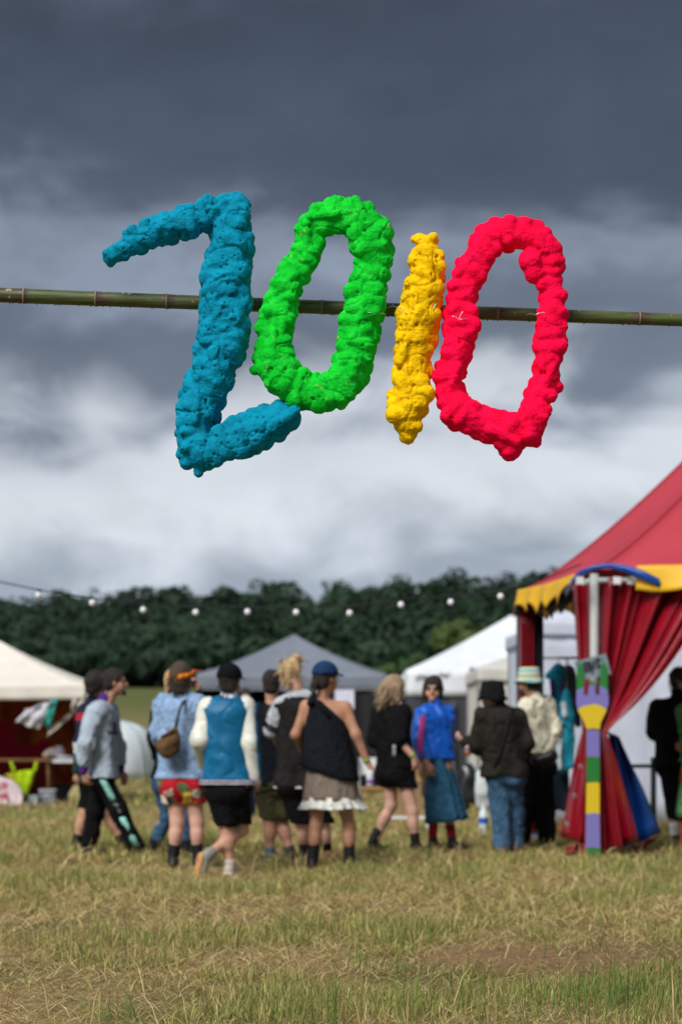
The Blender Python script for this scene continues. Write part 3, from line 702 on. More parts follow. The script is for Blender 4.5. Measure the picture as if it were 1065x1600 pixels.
        for q in (-1, 1):
            h.cone(s.H(q * .032, .098, .008), s.H(q * .032, .105, .008), .012, .012, .010, 's')
            h.ell(s.H(q * .074, -.006, -.004), (.011, .020, .032), ax, .006); h.cone(s.H(q * .05, .045, -.03), s.H(q * .042, .06, -.05), .022, .022, .02)
        h.cone(s.H(-.018, .086, -.058), s.H(.018, .086, -.058), .0085, .0085, .004)
        h.cone(s.H(0, -.012, -.05), (j['nk'] + s.H(0, -.012, -.06)) / 2, .054, .056, .02)
        parts.append(h.mesh())
        for k in hands: parts.append(s.hand(k))
        V = []; Q = []; M = []; o = 0
        for i, (a, q) in enumerate(parts):
            a = relax(a, q, 1, .4); V.append(a); Q.append(q + o); o += len(a); m = np.zeros(len(q), int)
            if i == 1:
                c = a[q].mean(1) - j['hd']; r, f, u = c @ s.hr, c @ s.hf, c @ s.hu
                m[(np.abs(r) < .026) & (f > .07) & (np.abs(u + .058) < .009)] = 1
                m[(np.abs(np.abs(r) - .032) < .016) & (f > .055) & (np.abs(u - .007) < .007)] = 2
            M.append(m)
        s.b = obj('body', np.vstack(V), np.vstack(Q), [s.sk, mat('lips', (0.34, 0.12, 0.10), 0.5), mat('eyes', (0.03, 0.022, 0.018), 0.3)], s.root, True, np.concatenate(M))
    # ---- clothing
    def cloth(s, name, prims, m, cuts=(), h=0.0125, wr=0.010, k=0.03, parent=None, freq=1.0, rel=1):
        v = s.vol(prims, h)
        for a, b, ra, rb in prims: v.cone(a, b, ra, rb, k)
        for p, n in cuts: v.plane(p, n)
        V, Q = v.mesh()
        if not len(Q): return None
        V = relax(V, Q, rel, .5); N = vnormals(V, Q)
        if wr:
            ph = V * [1.0, 1.0, 0.42] + s.root.location.x * 3.1; pd = np.stack([V[:, 0] + .6 * V[:, 2], V[:, 1], V[:, 2] * .5 - .3 * V[:, 0]], 1)
            V = V + N * (wr * 2.2 * vnoise(ph, 8 * freq) + wr * 2.0 * vnoise(pd + 7, 14 * freq) - wr * .8 * np.exp(-(vnoise(pd + 2, 11) / .05) ** 2) + wr * .35 * vnoise(V, 44))[:, None]
        return obj(name, V, Q, m, parent or s.root)
    def zpx(s, py): return CH - (py - HZ) / F * s.Y
    def top(s, name, m, hem, infl=.022, sleeve=2.0, slack=.018, smat=None, flare=.03, collar=0.0, wr=.010, cmat=None, sl='lr', cuff=None, extra=(), cuts=()):
        j = s.j; z = s.zpx(hem); pel = (j['hl'] + j['hr']) / 2
        pr = s.torso(infl)
        for h in (j['hl'], j['hr']):
            c = pel + (h - pel) * .8 + UP * .12; e = pel + (h - pel) * 1.0; e = np.array([e[0], e[1], z - .05]); pr.append((c, e, .092 * s.g + infl, .095 * s.g + infl + flare))
        sp = []
        for k in sl:
            if sleeve > 0: sp += [(k, s.arm(k, infl + .004, slack, sleeve))]
        if smat is None:
            for k, q in sp: pr += q
        if collar: pr += [(j['nk'] - UP * .02, j['nk'] + UP * collar, .075, .066)]
        cuts = [(np.array([0, 0, z]), -UP)] + list(cuts)
        o = s.cloth(name, pr + list(extra), m, cuts, wr=wr)
        if smat is not None:
            for k, q in sp: s.cloth('sleeve', q, smat, wr=wr * .8, parent=o)
        if cuff is not None:
            for k in sl:
                w, e = j['w' + k], j['e' + k]; s.cloth('cuff', [(w + (e - w) * .14, w + (e - w) * .02, .030 + slack + .004, .028 + slack)], cuff, wr=.003, parent=o, h=.009)
        return o
    def legs(s, name, m, to, i0=.018, i1=.025, waist=None, wr=.008, hem=None):
        j = s.j; pel = (j['hl'] + j['hr']) / 2; pr = []
        for k in 'lr':
            pr += s.leg(k, i0, i1, to); hp = pel + (j['h' + k] - pel) * .85 + UP * .02; pr.append((hp, hp - s.bf * .035 - UP * .03, .100 * s.g + i0, .10 * s.g + i0))
        w = pel + UP * .10; pr += [(w + (j['hl'] - pel) * .55, w + (j['hr'] - pel) * .55, .088 * s.g + i0, .088 * s.g + i0)]
        cuts = []
        if waist: cuts.append((np.array([0, 0, s.zpx(waist)]), UP))
        if hem: cuts.append((np.array([0, 0, s.zpx(hem)]), -UP))
        return s.cloth(name, pr, m, cuts, wr=wr)
    def shoe(s, k, m, toe, top=.10, name='shoe', sole=None, r=.043, L=.19):
        """toe = direction in degrees, or a point for a lifted foot"""
        a = s.j['a' + k].copy(); n = s.j['k' + k]
        if ('a' + k) in s.lift:
            t = P(*toe); d = unit(t - a); dn = unit(a - n); hl = a + dn * .055
            t = hl + unit(t - hl) * L
        else:
            d = yaw(toe); hl = np.array([a[0], a[1], .036]) - d * .03; t = np.array([a[0], a[1], .030]) + d * (L - .045); dn = unit(a - n)
        up = a - dn * (top - .06); pr = [(hl, t, r, r * .86), (a, t * .55 + hl * .45, r * .95, r * .9), (a + dn * .03, up, r * 1.06, r * 1.12)]
        cuts = [] if ('a' + k) in s.lift else [(np.array([0, 0, 0.004]), -UP)]
        o = s.cloth(name, pr, m, cuts, h=.0095, wr=.003, k=.02)
        if sole is not None:
            if ('a' + k) in s.lift:
                nn = unit(np.cross(np.cross(dn, t - hl), t - hl)); nn = nn if np.dot(nn, dn) > 0 else -nn
                s.cloth('sole', [(hl + nn * .026, t + nn * .022, r * .9, r * .82)], sole, [(hl + nn * .03, -nn), (hl + nn * .055, nn)], h=.008, wr=0, k=.01, parent=o)
            else: s.cloth('sole', [(hl - UP * .02, t - UP * .016, r * 1.06, r * .96)], sole, [(np.array([0, 0, .026]), UP), (np.array([0, 0, .002]), -UP)], h=.008, wr=0, k=.01, parent=o)
        return o
    def sock(s, k, m, h0, h1):
        n, a = s.j['k' + k], s.j['a' + k]; d = unit(n - a); s.cloth('sock', [(a + d * h0, a + d * h1, .046, .052)], m, h=.01, wr=.003)
    def hair(s, m, prims=(), cap=(.014, .040), cut=(.85, -.53), wr=.006, name='hair', cutoff=True, nape=True, wisps=26, wdir=(-.15, 0, 0), wl=1.0, wdown=True):
        v = Vol(s.j['hd'] - .33, s.j['hd'] + .27, 0.0085); ax = np.array([s.hr, s.hf, s.hu]); c = cap[0]
        if c > 0:
            v.ell(s.H(0, -.014, .036), (.078 + c, .097 + c, .089 + c), ax, .01)
            if nape: v.ell(s.H(0, -.050, -.03), (.066 + c * .6, .045 + c, .07), ax, .02)
            if cutoff: v.plane(s.H(0, 0, 0) + (s.hf * cut[0] + s.hu * cut[1]) * cap[1], s.hf * cut[0] + s.hu * cut[1])
        for a, b, ra, rb in prims: v.cone(s.H(*a), s.H(*b), ra, rb, .018)
        V, Q = v.mesh(); V = relax(V, Q, 1, .5); N = vnormals(V, Q)
        V = V + N * (wr * 2 * vnoise(V * [1, 1, .25], 70) + wr * 1.5 * vnoise(V, 26))[:, None]
        if wisps and len(V):
            g = np.random.default_rng(int(abs(s.root.location.x) * 1000)); w = MB(); c = s.H(0, -.02, 0)
            low = np.where((V - s.j['hd']) @ s.hu < .045)[0] if wdown else np.arange(len(V))
            for k in g.choice(low, min(wisps, len(low)), replace=False):
                o = unit(V[k] - c); p = V[k] - o * .012; d = unit(-UP * (1 if wdown else .2) + o * g.uniform(.15, .6) + np.array(wdir) + g.normal(0, .25, 3)); L = g.uniform(.03, .085) * wl
                w.tube([p, p + d * L * .5 + o * .006, p + d * L - UP * .01], [.0065, .0048, .0012], 4)
            k0 = len(V); Q = [tuple(q) for q in Q.tolist()] + [tuple(i + k0 for i in f) for f in w.F]; V = np.vstack([V, np.array(w.V)])
        return obj(name, V, Q, m, s.root)
    def skirt(s, name, m, top, hem, wt, wh, cx=(0, 0), depth=.85, folds=9, amp=.02, parent=None, slope=0.0):
        """cloth tube: rows and half widths in photo pixels"""
        px = s.Y / F; pel = (s.j['hl'] + s.j['hr']) / 2; G = []
        nu, nv = 72, 12
        for i in range(nu + 1):
            a = 2 * math.pi * i / nu; row = []
            for q in range(nv):
                t = q / (nv - 1); w = (wt + (wh - wt) * t ** 0.8) * px; fo = 1 + (amp * t / max(w, .05)) * (math.sin(a * folds + 1.1) + .5 * math.sin(a * (folds * 1.7) + 2))
                x = pel[0] + (cx[0] + (cx[1] - cx[0]) * t) * px + math.cos(a) * w * fo; y = pel[1] + math.sin(a) * max(w * depth, .12) * fo
                z = s.zpx(top + (hem - top) * t) + slope * (x - pel[0]) * t + .006 * math.sin(a * 5) * t
                row.append((x, y, z))
            G.append(row)
        return MB().sheet(G, .006).build(name, m, parent or s.root, True)

def fabric(name, c, rough=.9, **kw): return mat(name, c, rough, kw.pop('var', .18), kw.pop('scale', 16), kw.pop('bump', .25), kw.pop('bscale', 130), spec=.12, folds=kw.pop('folds', .55), **kw)
BLACK = fabric('black_cloth', (0.0045, 0.0045, 0.0055)); INK = fabric('ink_cloth', (0.0075, 0.009, 0.013)); NAVY = fabric('navy_cloth', (0.008, 0.012, 0.030))
BOOT = mat('black_leather', (0.005, 0.005, 0.006), 0.5, 0.2, 12, 0.25, 60); WHITEC = fabric('white_cloth', (0.74, 0.74, 0.74)); DENIM = fabric('denim', (0.030, 0.075, 0.14), c2=(0.05, 0.11, 0.19))
def hairm(n, c, c2=None): return mat('hair_' + n, c, 0.55, 0.35, 60, 0.6, 160, c2=c2)
H_DARK = hairm('dark', (0.020, 0.014, 0.011)); H_BROWN = hairm('brown', (0.065, 0.042, 0.028)); H_BLOND = hairm('blond', (0.40, 0.26, 0.12), (0.55, 0.38, 0.2)); H_ASH = hairm('ash', (0.22, 0.145, 0.085), (0.36, 0.26, 0.16))
def cap_on(s, m, brim, side=False, bm=None, dome=.026, ln=.075, up=.045):
    v = Vol(s.j['hd'] - .25, s.j['hd'] + .25, 0.008); ax = np.array([s.hr, s.hf, s.hu])
    v.ell(s.H(0, -.010, .040), (.078 + dome, .099 + dome, .090 + dome * .9), ax, .01); v.plane(s.H(0, 0, up - .012), -s.hu)
    V, Q = v.mesh(); o = obj('cap', V, Q, m, s.root)
    if brim:
        G = []
        for i in range(13):
            a = (i / 12 - .5) * 2.1; row = []
            for q in range(5):
                t = q / 4; rr = .098 + ln * t * math.cos(a * .75); row.append(s.H(math.sin(a) * rr * .9, -.01 + math.cos(a) * rr, up + .004 - .018 * t - .018 * math.sin(a) ** 2))
            G.append(row)
        MB().sheet(G, .006).build('brim', bm or m, o, True)
    return o
def bucket(s, m, wr=.012, name='hat', rt=.095, rb=.145, h0=.015, htop=.135, drop=.05):
    G = []
    prof = [(0.0, htop), (.05, htop), (rt - .012, htop - .004), (rt, htop - .03), (rt + .006, h0 + .012), (rt + .012, h0), (rb - .02, h0 - drop * .55), (rb, h0 - drop)]
    for i in range(41):
        a = 2 * math.pi * i / 40; G.append([s.H(math.cos(a) * r, -.012 + math.sin(a) * r * 1.12, u + wr * .6 * math.sin(a * 3) * (q > 4)) for q, (r, u) in enumerate(prof)])
    return MB().sheet(G, .006).build(name, m, s.root, True)
def wristband(s, k, m):
    w, e = s.j['w' + k], s.j['e' + k]; d = unit(w - e); c = w - d * .012
    MB().tube([c - d * .008, c + d * .008], [.035, .034], 14).build('wristband', m, s.root, True)
GREENBAND = mat('green_band', (0.10, 0.42, 0.02), 0.5)
def people():
    # ---- striped jacket walker
    p = Person(18.7, dict(hd=(152, 1069), nk=(147, 1097), sl=(136, 1112, -.15), sr=(152, 1112, .2), el=(127, 1160, -.2), er=(160, 1160, .25), wl=(121, 1204, -.15), wr=(172, 1200, .25), hl=(144, 1215, -.08), hr=(150, 1215, .1),
                          kl=(133, 1270, -.05), kr=(168, 1272, .1), al=(119, 1323, -.05), ar=(193, 1323, .1)), 80, 40,
               'dark haired person in a navy, white and green striped jacket behind the grey hoodie', 'mid', hands='lr')
    def striped(t):
        z = t.n('ShaderNodeSeparateXYZ', {0: t.n('ShaderNodeTexCoord').outputs['Object']}).outputs[2]
        k = t.ramp(t.m('DIVIDE', z, 1.6), [(0.0, (0.012, 0.05, 0.045)), (0.60, (0.012, 0.05, 0.045)), (0.605, (0.55, 0.60, 0.58)), (0.66, (0.55, 0.60, 0.58)), (0.665, (0.010, 0.016, 0.038)), (0.79, (0.010, 0.016, 0.038)), (0.8, (0.32, 0.02, 0.04)), (.84, (0.32, 0.02, 0.04)), (.845, (0.010, 0.016, 0.038))], 'CONSTANT')
        t.n('ShaderNodeOutputMaterial', {0: t.n('ShaderNodeBsdfPrincipled', {'Base Color': k, 'Roughness': .85, 'Specular IOR Level': .15}).outputs[0]})
    p.top('jacket', mat_custom('striped_cloth', striped), 1222, .03, 2.0, .02, collar=.03); p.legs('shorts', BLACK, 1.15, .02, .04, 1212, hem=1262)
    p.hair(H_DARK, [((0, -.085, -.03), (0, -.10, -.06), .05, .04), ((0, -.06, .03), (0, -.05, .07), .085, .06)], cap=(.02, .045))
    p.shoe('l', BOOT, 75, .13, 'boot'); p.shoe('r', BOOT, 85, .13, 'boot')
    # ---- grey hoodie
    p = Person(18.0, dict(hd=(180, 1066), nk=(167, 1096), sl=(150, 1112, -.20), sr=(170, 1110, .18), el=(134, 1163, -.28), er=(183, 1165, .24), wl=(130, 1207, -.25), fl=(136, 1226, -.22), wr=(188, 1205, .2), fr=(197, 1224, .2),
                          hl=(162, 1218, -.10), hr=(160, 1218, .10), kl=(186, 1266, -.10), kr=(150, 1268, .08), al=(216, 1324, -.08), ar=(138, 1326, .08)), 82, 84,
               'person striding in pale grey hoodie with purple cuffs and black trousers with mint stripe', 'mid')
    hood = p.top('hoodie', fabric('grey_marl', (0.36, 0.43, 0.50), scale=40, var=.10), 1216, .040, 1.62, .030, flare=.02, wr=.014)
    PUR = fabric('purple_cloth', (0.075, 0.022, 0.17))
    for k in 'lr':
        w, e = p.j['w' + k], p.j['e' + k]; p.cloth('cuff', [(w + (e - w) * .52, w + (e - w) * .04, .058, .045)], PUR, parent=hood, wr=.006)
    p.cloth('collar', [(p.j['nk'] + [-.035, 0, -.01], p.j['nk'] + [-.01, 0, .028], .070, .064)], PUR, parent=hood, wr=.004)
    p.cloth('hood', [(p.j['nk'] + [-.09, -.06, -.05], p.j['nk'] + [-.09, .08, -.05], .058, .055)], MATS['grey_marl'], parent=hood, wr=.01)
    c = P(180, 1140, 17.80); p.cloth('chest_print', [(P(179, 1130, 17.79), P(180, 1146, 17.78), .018, .018), (P(168, 1144, 17.80), P(183, 1145, 17.80), .010, .014)], fabric('print_ink', (0.008, 0.009, 0.025)), parent=hood, wr=0, h=.008, k=.01)
    p.legs('trousers', BLACK, 1.95, .022, .040, 1205, .012)
    st = []
    for a, b in ((0.02, .36), (.40, .55), (.60, .98)):
        pts = []
        for q in range(5):
            t = (a + (b - a) * q / 4) * 2; h, n, al = p.j['hl'], p.j['kl'], p.j['al']; c = h + (n - h) * t if t < 1 else n + (al - n) * (t - 1)
            rr = (.086 + .022 - .030 * min(t, 1)) if t < 1 else .083 - .010 * (t - 1); pts.append(c + np.array([0, -rr - .004, .01]) )
        G = [[q + np.array([s_ * .028, abs(s_) * .012, 0]) for s_ in (-1, -.5, 0, .5, 1)] for q in pts]
        MB().sheet(G, .014).build('side_stripe', fabric('mint_cloth', (0.25, 0.55, 0.47)) if (a < .1 or a > .5) else fabric('grey_print', (0.16, 0.17, 0.18)), p.root, True)
    p.hair(H_DARK, [((0, -.09, .05), (0, -.115, .04), .042, .036)], cap=(.012, .030)); p.cloth('beard', [(p.H(-.012, .080, -.098), p.H(.012, .080, -.098), .022, .022), (p.H(0, .085, -.10), p.H(0, .088, -.118), .018, .010)], H_DARK, wr=.003, h=.007, k=.01)
    p.shoe('l', BOOT, 95, .09); p.shoe('r', BOOT, 85, .09)
    # ---- long blond hair, black jacket and jeans, behind the denim shirt
    p = Person(17.9, dict(hd=(276, 1067), nk=(274, 1098), sl=(250, 1112), sr=(300, 1110), el=(242, 1150), er=(322, 1112, .05), wl=(248, 1185, .2), wr=(312, 1080, .12), fr=(308, 1066, .1), hl=(258, 1222), hr=(283, 1222),
                          kl=(262, 1275, .05), kr=(288, 1278, -.02), al=(239, 1316, .1), ar=(290, 1322)), 60, 40, 'blond person in black jacket and jeans half hidden behind the denim shirt', 'fair')
    p.top('jacket', BLACK, 1216, .03, 1.9, .022); p.legs('jeans', DENIM, 1.66, .015, .022); p.shoe('l', BOOT, 75, .22, 'boot', r=.052, L=.22); p.shoe('r', BOOT, 80, .12, 'boot')
    p.hair(H_BLOND, [((-.07, -.03, 0), (-.085, -.03, -.15), .035, .025), ((.07, -.03, 0), (.09, -.02, -.16), .035, .025), ((0, -.08, 0), (0, -.08, -.12), .06, .05)], cap=(.016, .03))
    # ---- pale denim shirt, orange visor
    p = Person(16.4, dict(hd=(284, 1058), nk=(282, 1088), sl=(256, 1101), sr=(310, 1101), el=(249, 1146, .05), er=(320, 1146, .05), wl=(262, 1175, .26), wr=(312, 1172, .28), hl=(273, 1226), hr=(299, 1226),
                          kl=(277, 1285), kr=(308, 1285), al=(271, 1332), ar=(309, 1330)), 5, 25, 'person in a pale denim shirt, red patterned shorts and orange visor seen from behind', 'fair', girth=1.06)
    p.top('shirt', fabric('pale_denim', (0.20, 0.32, 0.52), c2=(0.28, 0.40, 0.58), scale=22), 1216, .045, 2.0, .035, flare=.03, collar=.03, wr=.016)
    def redprint(t):
        co = t.n('ShaderNodeTexCoord').outputs['Object']; v = t.n('ShaderNodeTexVoronoi', {'Vector': co, 'Scale': 13.0}).outputs['Color']
        k = t.ramp(t.n('ShaderNodeSeparateColor', {0: v}).outputs[0], [(0, (0.42, 0.012, 0.02)), (.5, (0.42, 0.012, 0.02)), (.55, (0.55, 0.36, 0.06)), (.68, (0.60, 0.55, 0.45)), (.8, (0.03, 0.02, 0.02)), (.9, (0.07, 0.12, 0.05))], 'CONSTANT')
        t.n('ShaderNodeOutputMaterial', {0: t.n('ShaderNodeBsdfPrincipled', {'Base Color': k, 'Roughness': .85, 'Specular IOR Level': .15}).outputs[0]})
    p.legs('shorts', mat_custom('red_print', redprint), .95, .035, .07, 1206, .014, hem=1256)
    p.hair(H_BROWN, [((0, -.085, 0), (0.01, -.085, -.10), .065, .05), ((-.05, -.05, -.02), (-.05, -.06, -.10), .04, .03), ((.05, -.05, -.02), (.06, -.05, -.12), .04, .025)], cap=(.014, .035), wisps=120, wl=1.1)
    ORA = fabric('orange_cloth', (0.85, 0.22, 0.01)); ring = [p.H(math.sin(a) * .106, -.014 + math.cos(a) * .124, .022 + .028 * math.cos(a)) for a in np.linspace(0, 2 * math.pi, 29)]
    G = [[q - p.hu * .021, q + p.hu * .021] for q in ring]; vz = MB().sheet(G, .008).build('visor_band', ORA, p.root, True)
    G = []
    for i in range(11):
        a = (i / 10 - .5) * 2.2; G.append([p.H(math.sin(a) * (.108 + .085 * t * math.cos(a * .7)), -.01 + math.cos(a) * (.126 + .09 * t), .055 + .0 * t) for t in (0, .35, .7, 1)])
    MB().sheet(G, .006).build('visor_brim', fabric('pink_plastic', (0.90, 0.14, 0.24), .4), vz, True)
    p.shoe('l', BOOT, 5, .17, 'boot'); p.shoe('r', BOOT, 10, .17, 'boot')
    b = Vol(P(235, 1205, 16.3) - .1, P(290, 1090, 16.3) + [.1, .0, .1], .01); b.lo[1] = 15.98; b = Vol(np.array([P(235, 1205, 16.1)[0], 15.9, P(0, 1200, 16.1)[2]]), np.array([P(292, 0, 16.1)[0], 16.35, P(0, 1110, 16.1)[2]]), .01)
    b.cone(P(257, 1166, 16.13), P(268, 1158, 16.13), .07, .075, .03); b.cone(P(262, 1174, 16.13), P(268, 1170, 16.13), .065, .06, .03); b.cone(P(268, 1158, 16.13), P(276, 1130, 16.15), .05, .018, .04)
    V, Q = b.mesh(); bag = empty('shoulder_bag', P(264, 1185, 16.13), 'brown canvas shoulder bag slung across the pale denim shirt', 'bag'); obj('pouch', V + vnormals(V, Q) * .02 * vnoise(V, 14)[:, None], Q, fabric('brown_canvas', (0.115, 0.065, 0.028)), bag)
    MB().tube([P(275, 1133, 16.13), P(280, 1112, 16.16), P(285, 1098, 16.20), P(292, 1093, 16.32), P(296, 1096, 16.5)], .013, 6).build('strap', fabric('slate_webbing', (0.05, 0.06, 0.075)), bag, True)
    MB().tube([P(252, 1152, 16.10), P(262, 1146, 16.07), P(273, 1140, 16.09)], .012, 6).build('flap_edge', fabric('brown_leather', (0.13, 0.055, 0.03)), bag, True)
    # ---- blue satin bomber
    p = Person(15.5, dict(hd=(359, 1065), nk=(358, 1090), sl=(326, 1106), sr=(383, 1104), el=(312, 1156, -.05), er=(389, 1160, -.06), wl=(320, 1190, .2), wr=(396, 1216, -.02), fr=(404, 1233, .05), hl=(342, 1234), hr=(371, 1234),
                          kl=(355, 1298), kr=(378, 1296, .1), al=(359, 1352), ar=(327, 1334, -.1)), 8, 12, 'person in a blue satin bomber jacket with white sleeves and black cap, one heel lifted', 'mid', lift=('ar',))
    SAT = mat('blue_satin', (0.002, 0.085, 0.19), 0.5, .2, 7, .08, 30, spec=.25, c2=(0.002, 0.12, 0.25)); CRM = mat('cream_satin', (0.62, 0.62, 0.55), 0.4, .1, 8, .15, 40)
    o = p.top('jacket', SAT, 1219, .038, 2.0, .034, smat=CRM, flare=.012, wr=.009)
    RIB = fabric('ribbed_knit', (0.05, 0.06, 0.12)); RW = fabric('white_rib', (0.60, 0.60, 0.66))
    pel = (p.j['hl'] + p.j['hr']) / 2
    for n_, z0, z1, mm, ex in (('waist_rib', 1226, 1217, RIB, .0), ('rib_line', 1225, 1223.2, RW, .006), ('rib_line', 1220.6, 1219, RW, .006)):
        pr = [((pel[0] - .075, pel[1], p.zpx((z0 + z1) / 2)), (pel[0] + .085, pel[1], p.zpx((z0 + z1) / 2)), .155 + ex, .155 + ex)]
        p.cloth(n_, [(np.array(a), np.array(b), c, d) for a, b, c, d in pr], mm, [(np.array([0, 0, p.zpx(z1)]), UP), (np.array([0, 0, p.zpx(z0)]), -UP)], h=.010 if ex == 0 else .006, wr=0, parent=o, rel=0)
    for k in 'lr':
        w, e = p.j['w' + k], p.j['e' + k]; p.cloth('cuff', [(w + (e - w) * .10, w - (e - w) * .06, .048, .044)], RIB, parent=o, wr=.002)
        a, e2 = p.j['s' + k], p.j['e' + k]
    for k in 'lr':
        a = p.j['s' + k]; nk = p.j['nk']; sd = -1 if k == 'l' else 1
        p.cloth('raglan_panel', [(nk + [sd * .055, 0, -.052], a + [-sd * .01, 0, -.015], .062, .098), (a + [-sd * .02, 0, -.03], a + [sd * .005, 0, -.12], .095, .075)], CRM, wr=.006, parent=o)
    p.cloth('collar', [(p.j['nk'] + [0, 0, -.01], p.j['nk'] + [0, .01, .026], .078, .070)], RW, parent=o, wr=.003)
    a, e, w = p.j['sr'], p.j['er'], p.j['wr']; out = unit([1, -.25, 0])
    p.cloth('sleeve_stripe', [(a + out * .045, e + out * .04, .052, .05), (e + out * .04, w + out * .03, .05, .04)], SAT, [((a + e) / 2 + out * .062, -out)], wr=.01, parent=o)
    p.legs('shorts', BLACK, 1.15, .022, .055, 1210, .014, hem=1290)
    cap_on(p, BLACK, True); p.hair(H_DARK, cap=(.010, .03))
    p.shoe('l', mat('pale_trainer', (0.42, 0.38, 0.33), .6), 20, .075, sole=mat('white_rubber', (0.6, 0.58, 0.52), .6)); p.shoe('r', mat('grey_trainer', (0.24, 0.23, 0.20), .6), (314, 1362, 15.36), .085, sole=mat('gum_sole', (0.48, 0.24, 0.09), .6), L=.2)
    # ---- navy tee, olive shorts
    p = Person(17.3, dict(hd=(424, 1068), nk=(424, 1096), sl=(405, 1112, -.05), sr=(452, 1110, .05), el=(413, 1162, -.06), er=(458, 1160, .1), wl=(409, 1208, 0), fl=(405, 1228, .05), wr=(455, 1200, .25), hl=(416, 1224), hr=(440, 1224),
                          kl=(421, 1286), kr=(440, 1284, .05), al=(422, 1333), ar=(453, 1331)), 10, 5, 'man with buzz cut in dark navy tee and olive shorts seen from behind', 'mid', girth=1.05)
    p.top('tee', INK, 1230, .022, .85, .028, wr=.010); p.legs('shorts', fabric('olive_cloth', (0.055, 0.055, 0.026)), 1.15, .020, .05, 1218, .012, hem=1280)
    p.hair(H_DARK, cap=(.006, .030), wr=.002, wisps=0); p.shoe('l', mat('teal_grey_trainer', (0.10, 0.13, 0.14), .6), 25, .08, sole=mat('white_rubber', (0.6, 0.58, 0.52), .6)); p.shoe('r', mat('dark_trainer', (0.02, 0.022, 0.026), .6), 40, .08)
    # ---- blond bun, grey and black shirt
    p = Person(16.9, dict(hd=(455, 1054), nk=(468, 1085), sl=(441, 1103, -.04), sr=(496, 1092, .06), el=(424, 1140, .02), er=(505, 1140, .1), wl=(440, 1172, .25), wr=(495, 1180, .28), hl=(452, 1226), hr=(480, 1224),
                          kl=(472, 1288), kr=(505, 1288, .1), al=(476, 1332, .1), ar=(512, 1332, .15)), 10, -35, 'tall person with blond bun in a grey sleeved black shirt bowing the head', 'fair', tilt=-.25, look_down=.35)
    GS = fabric('pale_grey_jersey', (0.42, 0.45, 0.48)); o = p.top('shirt', fabric('faded_black', (0.016, 0.014, 0.014)), 1229, .034, .98, .040, smat=GS, flare=.012, wr=.012)
    p.cloth('yoke', [(p.j['nk'] + [-.02, 0, -.035], p.j['nk'] + [.04, 0, -.035], .085, .085), (p.j['sl'], p.j['nk'] + [-.05, 0, -.05], .085, .08)], GS, parent=o, wr=.006)
    a, e = p.j['sl'], p.j['el']; d = unit(e - a)
    for t in (.80, .92): c = a + (e - a) * t; p.cloth('sleeve_stripe', [(c - d * .006, c + d * .006, .092, .092)], BLACK, [(c + d * .009, d), (c - d * .009, -d)], h=.006, wr=0, parent=o, rel=0)
    p.cloth('white_hem', [((pel2[0] - .07, pel2[1], p.zpx(1230)), (pel2[0] + .07, pel2[1], p.zpx(1230)), .150, .150) for pel2 in [(p.j['hl'] + p.j['hr']) / 2]], WHITEC, [(np.array([0, 0, p.zpx(1228.5)]), UP), (np.array([0, 0, p.zpx(1231.5)]), -UP)], h=.0065, wr=0, parent=o, rel=0)
    p.legs('shorts', BLACK, 1.15, .025, .055, 1218, hem=1286); p.shoe('l', BOOT, 10, .15, 'boot'); p.shoe('r', mat('tan_shoe', (0.22, 0.10, 0.045), .6), 60, .08); p.sock('r', BLACK, .03, .17)
    p.hair(H_BLOND, [((.02, -.06, .09), (.05, -.08, .10), .045, .05), ((-.05, .02, .06), (-.06, .07, -.03), .030, .012), ((-.02, .05, .09), (-.05, .09, .02), .022, .009), ((.05, 0, .05), (.07, 0, -.06), .028, .014), ((-.07, -.02, .05), (-.08, -.01, -.11), .024, .008), ((-.02, -.02, .12), (-.09, .0, .16), .010, .004)], cap=(.009, .035), nape=False, wisps=110, wl=1.2, wdown=False)
    # ---- one-shoulder black top
    p = Person(16.05, dict(hd=(509, 1060), nk=(503, 1089), sl=(479, 1103), sr=(539, 1105), el=(462, 1148, .0), er=(556, 1148, -.05), wl=(478, 1186, .25), wr=(573, 1190, -.02), fr=(585, 1209, .0), hl=(497, 1222), hr=(531, 1222),
                           kl=(494, 1290), kr=(545, 1290), al=(488, 1338), ar=(546, 1335)), 12, 50, 'woman in navy cap, one shoulder black top and ruffled beige skirt holding a can', 'tan', girth=.95)
    G = []; px = p.Y / F; c0 = (p.j['sl'] + p.j['sr']) / 2
    nu, nv = 64, 14
    for i in range(nu + 1):
        a = 2 * math.pi * i / nu; ca, sa = math.cos(a), math.sin(a); row = []
        for q in range(nv):
            t = q / (nv - 1); ztop = 1094 + 28 * max(0, (ca + .35)) ** 1.0; zb = 1196 + 24 * (ca * .5 + .5) - 6 * sa
            zz = ztop + (zb - ztop) * t; w = (30 + 10 * t ** .7 + 9 * t * (ca < 0) * abs(ca)) * px; w *= 1 + .05 * t * math.sin(a * 7) + .025 * t * math.sin(a * 13)
            row.append((c0[0] + (2 + 8 * t) * px + ca * w, c0[1] + sa * max(.135 + .05 * t, 0), p.zpx(zz)))
        G.append(row)
    tp = MB().sheet(G, .007).build('draped_top', INK, p.root, True)
    MB().tube([P(490, 1092, 15.93), P(500, 1105, 15.90), P(516, 1122, 15.90)], .012, 6).build('shoulder_strap', INK, tp, True)
    MB().tube([P(484, 1100, 15.92), P(488, 1090, 15.98), P(490, 1090, 16.1)], .03, 8).build('shoulder_strap', INK, tp, True)
    sk = p.skirt('skirt', fabric('beige_knit', (0.21, 0.165, 0.13), scale=70, bump=.6), 1196, 1250, 34, 43, (0, 3), .8, 9, .012)
    p.skirt('ruffle', fabric('white_lace', (0.62, 0.62, 0.57)), 1246, 1264, 41, 48, (3, 6), .8, 19, .03, parent=sk)
